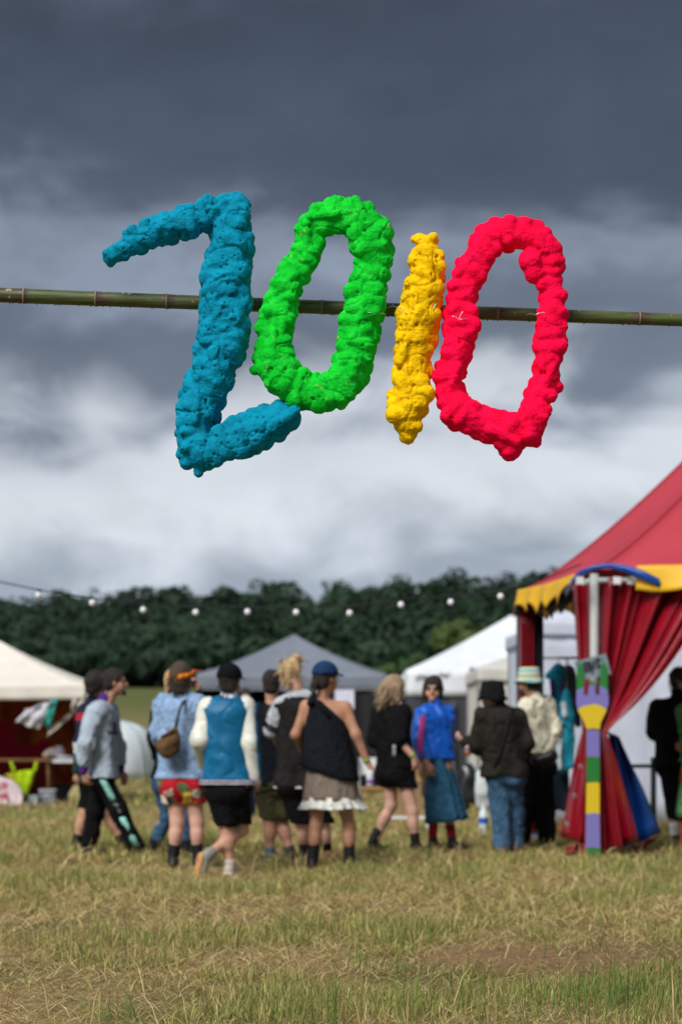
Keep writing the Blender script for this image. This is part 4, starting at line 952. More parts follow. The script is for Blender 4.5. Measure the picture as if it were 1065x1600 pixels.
    p.shoe('l', BOOT, 0, .20, 'boot'); p.shoe('r', BOOT, 10, .21, 'boot'); wristband(p, 'r', GREENBAND)
    cap_on(p, fabric('navy_twill', (0.012, 0.035, 0.10)), True, dome=.022); p.hair(H_DARK, [((0, -.10, -.02), (0.0, -.125, -.06), .035, .03), ((0, -.12, -.06), (.0, -.12, -.09), .03, .015)], cap=(.010, .03))
    c = P(578, 1216, 15.98); can = empty('drink_can', c - [0, 0, .07], 'slim white and purple drink can held by the woman in the navy cap', 'can')
    MB().tube([c + [-.002, 0, -.066], c + [-.002, 0, -.060], c + [0, 0, .055], c + [0, 0, .066]], [.024, .031, .031, .026], 14).build('can_body', mat('can_white', (0.62, 0.60, 0.66), .35), can, True)
    MB().tube([c + [-.001, 0, -.045], c + [-.001, 0, -.012]], [.0322, .0322], 14, False).build('purple_band', mat('can_purple', (0.20, 0.12, 0.36), .4), can, True)
    # ---- ash blond bob in black
    p = Person(18.5, dict(hd=(616, 1077), nk=(612, 1102), sl=(594, 1114, .12), sr=(629, 1114, -.12), el=(586, 1156, .1), er=(622, 1156, -.2), wl=(600, 1180, .3), wr=(645, 1182, -.2), fr=(650, 1198, -.18), hl=(608, 1208, .09), hr=(628, 1208, -.09),
                          kl=(611, 1258, .1), kr=(644, 1268, -.1), al=(583, 1304, .1), ar=(649, 1311, -.1)), 55, 55, 'woman with ash blond bob in black tee, black shorts and black ankle boots striding', 'fair', lift=())
    p.j['al'][2] = .12
    p.top('tee', BLACK, 1200, .030, 1.0, .055, flare=.02, wr=.012); p.legs('shorts', BLACK, .8, .03, .06, 1188, hem=1231)
    p.hair(H_ASH, [((-.06, -.05, .02), (-.10, -.07, -.11), .06, .035), ((0, -.085, .02), (0, -.13, -.11), .07, .045), ((.065, -.03, .02), (.085, -.03, -.10), .05, .03), ((-.03, -.10, 0), (-.07, -.13, -.12), .06, .03)], cap=(.020, .04), wisps=150, wdir=(-.7, 0, 0), wl=1.3)
    p.shoe('l', BOOT, 70, .16, 'boot'); p.shoe('r', BOOT, 80, .16, 'boot'); wristband(p, 'r', GREENBAND)
    MB().sheet([[P(613 + i * 1.5, 1164 + q * 6, 18.17 - .01 * i) for q in range(4)] for i in range(4)], .006).build('shirt_print', fabric('pale_print', (0.25, 0.25, 0.25)), p.root, True)
    # ---- royal blue track jacket
    p = Person(19.1, dict(hd=(676, 1077), nk=(679, 1102), sl=(661, 1114, -.05), sr=(695, 1116, .08), el=(655, 1156, -.1), er=(700, 1155, .1), wl=(667, 1192, -.2), fl=(671, 1210, -.2), wr=(693, 1178, -.02), hl=(669, 1204), hr=(690, 1204),
                          kl=(676, 1258, -.02), kr=(698, 1254, .02), al=(676, 1313, -.03), ar=(706, 1310, .03)), 150, 188, 'woman in sunglasses, royal blue track jacket with pink sleeve stripe and long denim skirt', 'mid', hands='l')
    BLU = mat('royal_nylon', (0.004, 0.095, 0.50), 0.42, .2, 8, .2, 30, spec=.45); o = p.top('jacket', BLU, 1187, .036, 2.0, .034, flare=.01, wr=.018, collar=.07)
    a, e, w = p.j['sl'], p.j['el'], p.j['wl']; out = unit([-.1, -1, 0])
    p.cloth('sleeve_stripe', [(a + out * .05 + [.02, 0, .04], e + out * .05, .045, .045), (e + out * .05, w + out * .045, .045, .04)], fabric('pink_cloth', (0.42, 0.05, 0.22)), [((a + e) / 2 + out * .062, -out), ((a + e) / 2 + [-.028, 0, 0], unit([-1, 0, .12])), ((a + e) / 2 + [.035, 0, 0], unit([1, 0, -.12]))], wr=.004, parent=o, h=.01)
    p.skirt('denim_skirt', fabric('skirt_denim', (0.025, 0.105, 0.20), c2=(0.045, 0.15, 0.26)), 1180, 1286, 19, 30, (0, 17), .7, 5, .028, slope=.12)
    RS = fabric('red_sock', (0.30, 0.012, 0.02)); p.sock('l', RS, .02, .17); p.sock('r', RS, .02, .15); p.shoe('l', BOOT, 150, .09); p.shoe('r', BOOT, 130, .10)
    p.hair(H_DARK, [((-.07, -.01, .03), (-.085, -.02, -.09), .03, .02), ((.07, -.01, .03), (.09, -.03, -.10), .03, .022), ((0, -.07, 0), (.02, -.08, -.10), .06, .05)], cap=(.018, .055), wisps=70, wl=.8)
    g = MB()
    for q in (-1, 1): g.ball(p.H(q * .034, .092, .008), (.024, .012, .018), 10, 7)
    g.tube([p.H(-.075, .03, .012), p.H(-.06, .082, .012), p.H(0, .10, .012), p.H(.06, .082, .012), p.H(.075, .03, .012)], .004, 5); g.build('sunglasses', mat('dark_lens', (0.006, 0.006, 0.007), .12, spec=.6), p.root, True)
    # ---- black bucket hat
    p = Person(18.6, dict(hd=(767, 1084), nk=(778, 1108), sl=(755, 1119, -.06), sr=(808, 1120, .06), el=(744, 1164, -.05), er=(822, 1160, -.02), wl=(731, 1160, -.02), fl=(722, 1156, -.02), wr=(815, 1196, .1), hl=(778, 1212), hr=(800, 1212),
                          kl=(783, 1268), kr=(803, 1268, .1), al=(785, 1323, -.04), ar=(805, 1323, .1)), -40, -62, 'person in a black bucket hat, dark brown jacket and wide blue jeans holding a drink', 'fair', hands='l', girth=1.08)
    p.top('jacket', fabric('dark_brown_twill', (0.021, 0.018, 0.015)), 1213, .045, 2.0, .034, flare=.035, wr=.014, collar=.03); p.legs('jeans', DENIM, 1.97, .02, .046, None, .014)
    bucket(p, fabric('black_felt', (0.007, 0.007, 0.008)), rb=.132, drop=.085, rt=.098, htop=.125, h0=.025); p.hair(H_DARK, cap=(.008, .02)); p.shoe('l', BOOT, -30, .08); p.shoe('r', BOOT, -20, .08)
    MB().tube([P(802, 1106, 18.45), P(793, 1140, 18.33), P(782, 1180, 18.32), P(772, 1200, 18.36)], .016, 6).build('bag_strap', BLACK, p.root, True)
    c = P(730, 1171, 18.56); cu = empty('drink_cup', c - [0, 0, .06], 'small cup of amber drink held by the person in the black bucket hat', 'cup')
    MB().tube([c + [0, 0, -.06], c + [0, 0, -.01]], [.026, .031], 14).build('drink', mat('amber_drink', (0.30, 0.09, 0.02), .2), cu, True); MB().tube([c + [0, 0, -.009], c + [0, 0, .055]], [.0325, .038], 14).build('cup_wall', mat('frosted_cup', (0.42, 0.40, 0.48), .25), cu, True)
    # ---- cream shirt, patterned hat
    p = Person(19.3, dict(hd=(824, 1066), nk=(836, 1091), sl=(823, 1106, -.12), sr=(850, 1104, .12), el=(818, 1148, -.1), er=(864, 1144, .0), wl=(810, 1175, -.2), wr=(852, 1176, -.05), hl=(828, 1196), hr=(848, 1196),
                          kl=(822, 1258), kr=(850, 1258), al=(816, 1318), ar=(854, 1318)), -60, -72, 'man in a cream shirt, black trousers and patterned bucket hat beside the hanging clothes', 'mid', hands='')
    p.top('shirt', fabric('cream_cotton', (0.62, 0.60, 0.46)), 1178, .045, 2.0, .036, flare=.01, wr=.018, collar=.03); p.legs('trousers', BLACK, 1.97, .02, .055, None, .012)
    def band(t):
        co = t.n('ShaderNodeTexCoord').outputs['Object']; z = t.n('ShaderNodeSeparateXYZ', {0: co}).outputs[2]; n = t.noise(co, 25, 2)
        k = t.ramp(t.m('FRACT', t.m('ADD', t.m('MULTIPLY', z, 9.0), t.m('MULTIPLY', n, .5))), [(0, (0.50, 0.46, 0.33)), (.3, (0.12, 0.40, 0.42)), (.5, (0.55, 0.50, 0.36)), (.65, (0.55, 0.33, 0.06)), (.8, (0.16, 0.36, 0.36))], 'CONSTANT')
        t.n('ShaderNodeOutputMaterial', {0: t.n('ShaderNodeBsdfPrincipled', {'Base Color': k, 'Roughness': .85, 'Specular IOR Level': .15}).outputs[0]})
    bucket(p, mat_custom('patterned_cotton', band), rb=.137, drop=.03, htop=.15, h0=.03); p.hair(H_DARK, cap=(.010, .02)); p.cloth('beard', [(p.H(-.03, .05, -.08), p.H(.03, .05, -.08), .034, .034), (p.H(0, .06, -.085), p.H(0, .066, -.105), .032, .025)], H_BROWN, wr=.003, h=.008)
    p.shoe('l', mat('beige_shoe', (0.30, 0.26, 0.2), .7), -60, .08); p.shoe('r', mat('beige_shoe', (0.3, .26, .2)), -65, .08)
    v = Vol(P(826, 1210, 18.9) - .05, P(872, 1165, 19.2) + .05, .01); v.lo[1]; v = Vol(np.array([P(826, 0, 19)[0], 18.7, P(0, 1212, 19)[2]]), np.array([P(872, 0, 19)[0], 19.2, P(0, 1160, 19)[2]]), .01)
    v.cone(P(838, 1188, 18.98), P(860, 1182, 18.98), .06, .065, .03); V, Q = v.mesh(); bg = empty('waist_bag', P(849, 1196, 18.98), 'shiny black waist bag on the man in the cream shirt', 'bag'); obj('pouch', V + vnormals(V, Q) * .02 * vnoise(V, 15)[:, None], Q, mat('black_nylon', (0.008, 0.008, 0.009), .3), bg)
    MB().tube([P(836, 1186, 18.95), P(830, 1178, 19.0), P(824, 1176, 19.1)], .012, 6).build('strap', BLACK, bg, True); MB().tube([P(840, 1180, 18.925), P(858, 1176, 18.915)], .005, 6).build('zip', mat('grey_zip', (0.2, .2, .2), .4, metal=.8), bg, True)
    # ---- right edge
    p = Person(19.8, dict(hd=(1063, 1062), nk=(1058, 1090), sl=(1027, 1106), sr=(1084, 1106), el=(1020, 1146, -.05), er=(1092, 1146), wl=(1050, 1166, -.22), fl=(1064, 1170, -.2), wr=(1082, 1172, -.2), hl=(1042, 1200), hr=(1066, 1200),
                          kl=(1050, 1258), kr=(1068, 1258), al=(1053, 1312), ar=(1072, 1312)), 165, 120, 'person dressed in black with white socks at the picture edge behind the curtain', 'mid')
    p.top('hoodie', BLACK, 1198, .045, 1.95, .034, wr=.012, collar=.05); p.legs('trousers', BLACK, 1.25, .012, .03); p.hair(H_DARK, cap=(.014, .04))
    for k in 'lr': p.sock(k, WHITEC, .02, .14); p.shoe(k, BOOT, 170, .08)
    p = Person(18.6, dict(hd=(1090, 1068), nk=(1090, 1096), sl=(1068, 1110), sr=(1112, 1110), el=(1072, 1155, -.05), er=(1120, 1155), wl=(1080, 1180, -.2), wr=(1112, 1190, -.1), hl=(1078, 1212), hr=(1102, 1212), kl=(1076, 1268), kr=(1102, 1268), al=(1072, 1322), ar=(1104, 1322)),
               170, 150, 'person in a green print dress and orange leggings cut by the picture edge', 'mid')
    def gp(t):
        co = t.n('ShaderNodeTexCoord').outputs['Object']; k = t.ramp(t.noise(co, 18, 3, .6), [(.4, (0.03, 0.22, 0.04)), (.5, (0.25, 0.50, 0.25)), (.6, (0.04, 0.30, 0.06))])
        t.n('ShaderNodeOutputMaterial', {0: t.n('ShaderNodeBsdfPrincipled', {'Base Color': k, 'Roughness': .85, 'Specular IOR Level': .15}).outputs[0]})
    GP = mat_custom('green_print', gp); p.top('bodice', GP, 1190, .025, .8, .03); p.skirt('dress_skirt', GP, 1182, 1276, 22, 34, (0, 0), .8, 7, .02); p.legs('leggings', fabric('orange_knit', (0.50, 0.10, 0.015)), 1.97, .008, .03); p.hair(H_BROWN, cap=(.016, .04))
    for k in 'lr': p.shoe(k, BOOT, 175, .08)
    # ---- in the shade of the grey canopy
    p = Person(27.0, dict(hd=(383, 1091), nk=(383, 1108), sl=(368, 1116), sr=(399, 1116), el=(364, 1140), er=(403, 1140), wl=(368, 1162), wr=(400, 1162), hl=(376, 1178), hr=(391, 1178), kl=(376, 1228), kr=(391, 1228), al=(375, 1270), ar=(392, 1270)),
               160, 170, 'person in dark clothes in the shade under the grey canopy', 'mid', hands='')
    p.top('jacket', BLACK, 1182, .03, 2.0, .02); p.legs('trousers', NAVY, 1.95, .015, .03); p.hair(H_DARK, cap=(.012, .04))
    for k in 'lr': p.shoe(k, BOOT, 180, .08)
people()
# ---------------------------------------------------------------- stalls and tents
def canvas(name, c, trans=.25, rough=.6, **kw): return mat(name, c, rough, kw.pop('var', .06), kw.pop('scale', 3), kw.pop('bump', .15), kw.pop('bscale', 25), trans=trans, **kw)
POLE_G = mat('grey_steel', (0.26, 0.27, 0.28), .45, .1, metal=.6); POLE_D = mat('dark_steel', (0.05, 0.055, 0.06), .45, .1, metal=.4)
def canopy(name, label, c, hx, hy, eave, apex, drop, rm, vm=None, rz=0.0, sag=.18, pole=None, walls=(), hem=None, swag=.03, ridge=0.0, cat='canopy'):
    c = np.array([c[0], c[1], 0.0]); r = empty(name, c, label, cat); ca, sa = math.cos(rz), math.sin(rz)
    T = lambda x, y, z: c + np.array([x * ca - y * sa, x * sa + y * ca, z])
    cor = [(-hx, -hy), (hx, -hy), (hx, hy), (-hx, hy)]; aps = [(-ridge, 0), (ridge, 0)]
    for k in range(4):
        (x0, y0), (x1, y1) = cor[k], cor[(k + 1) % 4]; G = []; A0, A1 = ((aps[0], aps[1]), (aps[1], aps[1]), (aps[1], aps[0]), (aps[0], aps[0]))[k]
        for i in range(17):
            u = i / 16; ex, ey = x0 + (x1 - x0) * u, y0 + (y1 - y0) * u; ax, ay = A0[0] + (A1[0] - A0[0]) * u, 0; row = []
            for q in range(11):
                t = q / 10; z = eave + (apex - eave) * t - sag * 4 * t * (1 - t) * (.6 + .5 * math.sin(math.pi * u)) - swag * math.sin(math.pi * u) * (1 - t) + .012 * math.sin(u * 19 + k) * (1 - t)
                row.append(T(ex + (ax - ex) * t, ey + (ay - ey) * t, z))
            G.append(row)
        MB().sheet(G, .006).build('roof_panel', rm, r, True)
        G = []
        nx, ny = unit([y1 - y0, -(x1 - x0), 0])[:2]
        for i in range(33):
            u = i / 32; ex, ey = x0 + (x1 - x0) * u, y0 + (y1 - y0) * u; row = []
            for q in range(5):
                t = q / 4; o = .012 + .012 * math.sin(u * 40 + k) * t
                row.append(T(ex + nx * o, ey + ny * o, eave + .01 - drop * t - swag * math.sin(math.pi * u) * (1 - .4 * t)))
            G.append(row)
        vo = MB().sheet(G, .005).build('valance', vm or rm, r, True)
        if hem is not None:
            MB().tube([g[-1] + (g[-1] - g[-2]) * 0 for g in np.array(G)], .010, 5).build('hem', hem, vo, True)
    for x, y in cor:
        MB().box(T(x * .985, y * .985, eave / 2), (.045, .045, eave), rz).build('leg', pole or POLE_G, r)
    for k, z0, m, u0, u1 in walls:
        (x0, y0), (x1, y1) = cor[k], cor[(k + 1) % 4]; G = []
        for i in range(41):
            u = u0 + (u1 - u0) * i / 40; ex, ey = x0 + (x1 - x0) * u, y0 + (y1 - y0) * u; nx, ny = unit([y1 - y0, -(x1 - x0), 0])[:2]
            w = -.03 + .018 * math.sin(u * 33 + k) + .010 * math.sin(u * 71)
            G.append([T(ex + nx * w * (1 + .6 * t), ey + ny * w * (1 + .6 * t), eave - .03 - (eave - .03 - z0) * t) for t in np.linspace(0, 1, 9)])
        MB().sheet(G, .005).build('side_wall', m, r, True)
    return r
CREAM = canvas('cream_canvas', (0.76, 0.72, 0.64), .18); WHITE = canvas('white_canvas', (0.82, 0.85, 0.89), .25); GREY = canvas('grey_canvas', (0.17, 0.195, 0.235), .08); DARKW = canvas('dark_grey_canvas', (0.045, 0.045, 0.055), .03); BLK = canvas('black_canvas', (0.012, 0.012, 0.014), .0)
IVORY = canvas('ivory_canvas', (0.66, 0.65, 0.60), .25)
# cream stall at the edge of the picture
def tapestry(t):
    co = t.n('ShaderNodeTexCoord').outputs['Object']; n = t.noise(co, 1.9, 5, .65, .8); m = t.noise(co, 1.1, 3, .6)
    k = t.ramp(n, [(.3, (0.10, 0.022, 0.014)), (.46, (0.32, 0.075, 0.018)), (.6, (0.55, 0.18, 0.025)), (.75, (0.2, 0.05, 0.02))])
    k = t.mix(t.n('ShaderNodeMapRange', {0: m, 1: .52, 2: .6}).outputs[0], k, (0.42, 0.014, 0.06, 1))
    t.n('ShaderNodeOutputMaterial', {0: t.n('ShaderNodeMixShader', {0: .4, 1: t.n('ShaderNodeBsdfPrincipled', {'Base Color': k, 'Roughness': .85}).outputs[0], 2: t.n('ShaderNodeBsdfTranslucent', {0: k}).outputs[0]}).outputs[0]})
TAP = mat_custom('tapestry_print', tapestry)
YL = 33.8
canopy('market_canopy', 'cream canopy stall with dark red tapestry walls at the picture edge', (-6.30, YL + 1.6), 1.85, 1.5, 2.12, 2.95, .30, CREAM, sag=.10, walls=((2, .02, TAP, 0, 1), (1, .02, TAP, 0.08, 1), (3, .02, TAP, 0, 1)), cat='stall')
def table(name, label, cx, cy, w, d, h, top, legm, th=.035):
    r = empty(name, (cx, cy, 0), label, 'table'); MB().box((cx, cy, h), (w, d, th)).build('table_top', top, r)
    for sx in (-1, 1):
        for sy in (-1, 1): MB().tube([(cx + sx * (w / 2 - .06), cy + sy * (d / 2 - .06), h - th / 2), (cx + sx * (w / 2 - .03), cy + sy * (d / 2 - .03), 0)], .018, 8).build('leg', legm, r, True)
    return r
WOOD = mat('brown_wood', (0.16, 0.075, 0.028), .6, .3, 5, .3, 30); PLAS = mat('white_plastic', (0.62, 0.63, 0.65), .4)
xa = P(-70, 0, 34)[0]; xb = P(80, 0, 34)[0]
table('counter', 'long brown wooden counter inside the cream canopy stall', (xa + xb) / 2, 34.25, xb - xa, .6, .76, WOOD, WOOD, .05)
xa = P(71, 0, 34)[0]; xb = P(122, 0, 34)[0]
table('folding_table', 'white folding table piled with cloths under the cream canopy', (xa + xb) / 2, 34.35, xb - xa, .6, .74, PLAS, WOOD, .06)
def lump(name, label, cat, px, py, Y, r, m, n=4, seed=0, flat=1.0):
    g = np.random.default_rng(seed + int(px)); c = P(px, py, Y); v = Vol(c - max(r) * 2.2, c + max(r) * 2.2, max(max(r) / 14, .008)); r = np.array(r)
    for _ in range(n): v.ell(c + g.uniform(-.5, .5, 3) * r, r * g.uniform(.5, .8, 3), None, min(r) * .4)
    V, Q = v.mesh(); V = relax(V, Q, 1); V = V + vnormals(V, Q) * (min(r) * .35 * vnoise(V, 1.2 / min(r)))[:, None]
    V[:, 2] -= min(0, 0)
    return tag(obj(name, V, Q, m), label, cat)
lump('folded_cloth', 'crumpled beige cloth on the white folding table', 'cloth', 76, 1178, 34.3, (.15, .13, .10), fabric('beige_cloth', (0.40, 0.33, 0.26)))
lump('folded_cloth', 'pale lilac cloth heap on the white folding table', 'cloth', 92, 1176, 34.35, (.13, .12, .12), fabric('lilac_cloth', (0.42, 0.38, 0.46)))
lump('folded_cloth', 'flat white cloth pile at the end of the white folding table', 'cloth', 107, 1184, 34.3, (.17, .13, .06), fabric('offwhite_cloth', (0.50, 0.52, 0.55)))
def flag(name, label, cat, G, m, parts=()):
    r = empty(name, np.array(G).reshape(-1, 3).mean(0), label, cat); o = MB().sheet(G, .006).build('cloth', m, r, True)
    for n, g, mm in parts: MB().sheet(g, .006).build(n, mm, r, True)
    return r
def bez(quad, nu=9, nv=7, wave=.04, Y=33.76, f=2.0, jig=1.0):
    """cloth between four pixel corners, rippling in depth"""
    a, b, c, d = [np.array(q, float) for q in quad]; G = []
    for i in range(nu):
        u = i / (nu - 1); row = []
        for q in range(nv):
            v = q / (nv - 1); p = (a * (1 - u) + b * u) * (1 - v) + (d * (1 - u) + c * u) * v
            row.append(P(p[0] + jig * 1.2 * math.sin(v * 7 + u * 4), p[1] + jig * 1.6 * math.sin(u * 9 + v * 3), Y + wave * math.sin(u * 6.28 * f + v * 4) + wave * .6 * math.sin(v * 9)))
        G.append(row)
    return G
flag('hanging_shirt', 'white shirt with turquoise edge blowing under the cream canopy', 'shirt', bez([(40, 1108), (84, 1094), (62, 1140), (24, 1128)], wave=.05), mat('thin_white_cotton', (0.8, 0.8, 0.84), .9, trans=.45), [('turquoise_edge', bez([(78, 1094), (92, 1092), (78, 1136), (66, 1134)], 5, 7, .05, 33.80), fabric('turquoise_cloth', (0.05, 0.42, 0.36)))])
flag('hanging_scarf', 'cream scarf hanging from the cream canopy corner and trailing sideways', 'scarf', bez([(112, 1090), (134, 1092), (128, 1108), (112, 1112)], wave=.07), fabric('cream_scarf', (0.55, 0.50, 0.43)), [('trailing_end', bez([(118, 1108), (112, 1118), (76, 1152), (74, 1140)], 9, 5, .05, 33.72), fabric('cream_scarf', (0.5, .47, .4)))])
flag('hanging_bag', 'yellow green cloth bag with handles hanging from the brown counter', 'bag', bez([(20, 1206), (57, 1202), (42, 1244), (38, 1242)], wave=.02, Y=33.85, jig=.3), fabric('lime_cloth', (0.35, 0.52, 0.01)), [('handle', bez([(15, 1190), (20, 1190), (26, 1207), (20, 1208)], 4, 5, .01, 33.85, jig=.2), MATS['lime_cloth']), ('handle', bez([(55, 1190), (60, 1190), (58, 1204), (51, 1205)], 4, 5, .01, 33.85, jig=.2), MATS['lime_cloth']), ('bag_side', bez([(8, 1210), (22, 1207), (38, 1241), (24, 1226)], 5, 6, .02, 33.9, jig=.3), fabric('mustard_cloth', (0.36, 0.33, 0.02)))])
# round red lettered sign lying against the counter: writing is only strokes at this distance
s0 = P(-14, 1246, 33.3); sg = empty('sign_board', s0 * [1, 1, 0], 'round tilted white sign with red lettering standing on the grass under the cream canopy', 'sign')
V = []; n = 28
for k in range(n):
    a = 2 * math.pi * k / n; V.append(s0 + np.array([math.cos(a) * .55, .10 * math.sin(a), math.sin(a) * .38]))
Vb = [v + np.array([0, .02, 0]) for v in V]
obj('board', np.array(V + Vb), [tuple(range(n)), tuple(range(2 * n - 1, n - 1, -1))] + [(k, n + k, n + (k + 1) % n, (k + 1) % n) for k in range(n)], mat('sign_white', (0.50, 0.40, 0.42), .6, .3, 6), sg, False)
RP = mat('sign_red', (0.48, 0.05, 0.08), .6)
for row, z in ((0, .20), (1, .02)):
    x = -.12 + .05 * row
    while x < .38 - .0 * row - .9 * max(0, z):
        h = random.uniform(.12, .16); k = random.choice('EHLTNA'); g = MB(); sh = random.uniform(-.03, .03)
        f = lambda a, b, w, hh: g.box(s0 + np.array([x + a + sh * b / .06, -.016 + (z + b) * .28, z + b]), (w, .008, hh))
        f(0, 0, .026, h)
        if k in 'ELA': f(.035, -.05, .05, .024)
        if k in 'ETA': f(.035, .05, .05, .024)
        if k in 'EHN': f(.035, 0, .05, .024)
        if k in 'HNA': f(.065, 0, .024, h)
        g.build('letter', RP, sg); x += random.uniform(.10, .13)
def crate(name, label, cat, px0, px1, py0, Y, d, m, lid=None):
    a, b = P(px0, py0, Y), P(px1, py0, Y); h = a[2]; r = empty(name, ((a[0] + b[0]) / 2, Y, 0), label, cat); w = b[0] - a[0]; c = (a + b) / 2
    MB().box((c[0], Y, h * .44), (w, d, h * .88)).build('box_body', m, r); MB().box((c[0], Y, h * .94), (w * 1.06, d * 1.06, h * .12)).build('lid', lid or m, r); MB().box((c[0], Y - d / 2 - .006, h * .55), (w * .35, .012, h * .14)).build('handle', lid or m, r)
crate('storage_box', 'pale grey storage box on the grass under the white folding table', 'box', 64, 88, 1233, 34.1, .35, mat('grey_plastic', (0.16, 0.18, 0.19), .5), mat('pale_lid', (0.42, 0.42, 0.50), .5))
crate('storage_box', 'small pale blue box by the lime bag under the counter', 'box', 47, 60, 1243, 33.8, .2, mat('sky_plastic', (0.22, 0.34, 0.42), .5), mat('cream_lid', (0.45, 0.42, 0.38), .5))
crate('storage_box', 'black crate at the back under the white folding table', 'box', 86, 118, 1226, 34.8, .4, mat('black_plastic', (0.012, 0.012, 0.013), .5))
crate('storage_box', 'wide black trunk under the brown counter', 'box', -10, 48, 1212, 34.7, .4, mat('black_plastic', (0.012, .012, .013)))
lump('basket', 'straw coloured bundle beside the white folding table leg', 'basket', 120, 1243, 34.0, (.16, .14, .16), fabric('straw_weave', (0.30, 0.26, 0.12)))
# dome tent
def dome():
    Y = 48.0; c = P(178, 1226, Y); c[2] = float(zt(0, Y)); r = empty('dome_tent', c, 'low pale blue white dome tent on the grass behind the grey hoodie', 'tent'); rx, ry, rz = 1.17, 1.6, 1.47
    m = canvas('dome_fabric', (0.86, 0.91, 0.93), .4); nk = 12
    for k in range(4):
        G = []
        for i in range(11):
            u = k / 4 + i / 40; a = math.pi * 2 * u; G.append([c + np.array([math.cos(a) * rx * math.cos(e) ** .6, math.sin(a) * ry * math.cos(e) ** .6, rz * math.sin(e) ** .85 * (1 - .05 * math.sin((i / 10) * math.pi))]) for e in np.linspace(0.0, math.pi / 2 - .02, 12)])
        MB().sheet(G, .004).build('tent_panel', m, r, True)
    for a in (R(45), R(135)):
        MB().tube([c + np.array([math.cos(a) * (rx + .02) * math.copysign(abs(math.cos(t)) ** .6, math.cos(t)), math.sin(a) * (ry + .02) * math.copysign(abs(math.cos(t)) ** .6, math.cos(t)), (rz + .02) * abs(math.sin(t)) ** .85]) for t in np.linspace(0, math.pi, 25)], .016, 6).build('pole_sleeve', canvas('sleeve_fabric', (0.42, 0.50, 0.55), .1), r, True)
dome()
# grey canopy
canopy('market_canopy', 'grey canopy with dark sides in the middle of the field', (P(459, 0, 43.5)[0], 43.5), 2.05, 2.0, 2.55, 3.52, .34, GREY, sag=.12, hem=mat('pale_hem', (0.34, 0.37, 0.42), .6), walls=((2, .02, BLK, 0, 1), (1, .02, BLK, 0, 1), (3, .02, BLK, 0, 1), (0, .02, BLK, .45, 1)), pole=POLE_D, cat='stall')
a = P(523, 1080, 30); po = empty('poster', (a[0] + .14, 30, 0), 'pale lilac poster on a stand behind the woman in the navy cap', 'poster')
MB().box((a[0] + .15, 30, a[2] - .13), (.30, .012, .30)).build('sheet', mat('lilac_paper', (0.60, 0.60, 0.72), .7), po); MB().tube([(a[0] + .15, 30.02, a[2] - .1), (a[0] + .15, 30.02, 0)], .015, 6).build('stand', POLE_D, po, True)
# white marquee and its neighbours
canopy('marquee', 'white marquee with dark grey side wall and handwriting along its valance', (3.55, 40.1), 2.25, 2.25, 2.50, 3.74, .52, WHITE, rz=R(0), sag=.07, walls=((0, .02, DARKW, 0, 1), (3, .02, DARKW, 0, 1), (2, .02, DARKW, 0, 1)), pole=mat('mid_steel', (0.12, 0.13, 0.15), .45, metal=.5), cat='marquee')
mq = bpy.data.objects[[o.name for o in bpy.data.objects if o.name.startswith('marquee')][0]]
INKM = mat('marker_ink', (0.06, 0.08, 0.11), .7)
for x0, x1, y0 in ((649, 666, 1059), (680, 702, 1056)):                # two handwritten words, legible only as looping strokes
    pts = []; w = MB(); nn = 40
    for i in range(nn):
        t = i / (nn - 1); px = x0 + (x1 - x0) * t + 1.6 * math.sin(t * 38); py = y0 - 2.5 * t + 2.2 * math.sin(t * 34 + 1) + (2.0 * math.sin(t * 11))
        q = P(px, py, 37.80); pts.append(q)
    w.tube(pts, .008, 4); w.build('handwriting', INKM, mq)
MB().box(P(708, 1175, 37.78), (.06, .05, 2.0)).build('centre_pole', MATS['mid_steel'], mq)
MB().tube([P(736, 1045, 37.7), P(739, 1052, 37.65), P(741, 1060, 37.7)], .05, 7).build('corner_bracket', BLK, mq, True)
canopy('marquee', 'small ivory tent with closed ivory walls next to the white marquee', (P(745, 0, 34.5)[0] + 1.45, 36.0), 1.45, 1.45, 2.42, 3.0, .26, IVORY, sag=.05, walls=((0, .02, IVORY, 0, 1), (3, .02, IVORY, 0, 1)), cat='tent')
canopy('market_canopy', 'tiny far white canopy between the bob haired woman and the marquee', (P(634, 0, 52)[0], 52), .62, 1.2, 2.1, 2.5, .7, WHITE, sag=.03, walls=((0, .35, canvas('pale_teal_canvas', (0.30, 0.40, 0.42), .2), 0, 1),), cat='stall')
# things on the grass by the marquee
lump('rubbish_sack', 'black plastic rubbish sack sagging against the marquee wall', 'sack', 726, 1226, 30.0, (.24, .22, .34), mat('black_bag_plastic', (0.012, 0.012, 0.014), .22, spec=.6), 6)
table('low_bench', 'low white bench standing behind the bob haired woman', P(634, 0, 23)[0], 23.2, .60, .4, .17, PLAS, PLAS)
bb = P(634, 1236, 23.2); bo = empty('cardboard_box', (bb[0], 23.2, .19), 'brown cardboard box seen between two walking women', 'box'); MB().box((bb[0], 23.2, .19 + .30), (.36, .30, .60)).build('carton', mat('cardboard', (0.26, 0.17, 0.085), .8), bo); MB().box((bb[0], 23.044, .62), (.36, .012, .06)).build('tape', mat('parcel_tape', (0.32, 0.22, 0.11), .4), bo)
def chair(label, px, Y, m, sm):
    c = P(px, 0, Y); c[2] = 0; r = empty('folding_chair', c, label, 'chair'); MB().box(c + [0, 0, .44], (.42, .40, .03)).build('seat', sm, r); MB().box(c + [0, .2, .74], (.42, .03, .24)).build('backrest', m, r)
    for sx in (-1, 1):
        MB().tube([c + [sx * .20, .20, .86], c + [sx * .20, -.18, 0]], .013, 7).build('leg', POLE_G, r, True); MB().tube([c + [sx * .17, -.16, .44], c + [sx * .17, .22, 0]], .013, 7).build('leg', POLE_G, r, True)
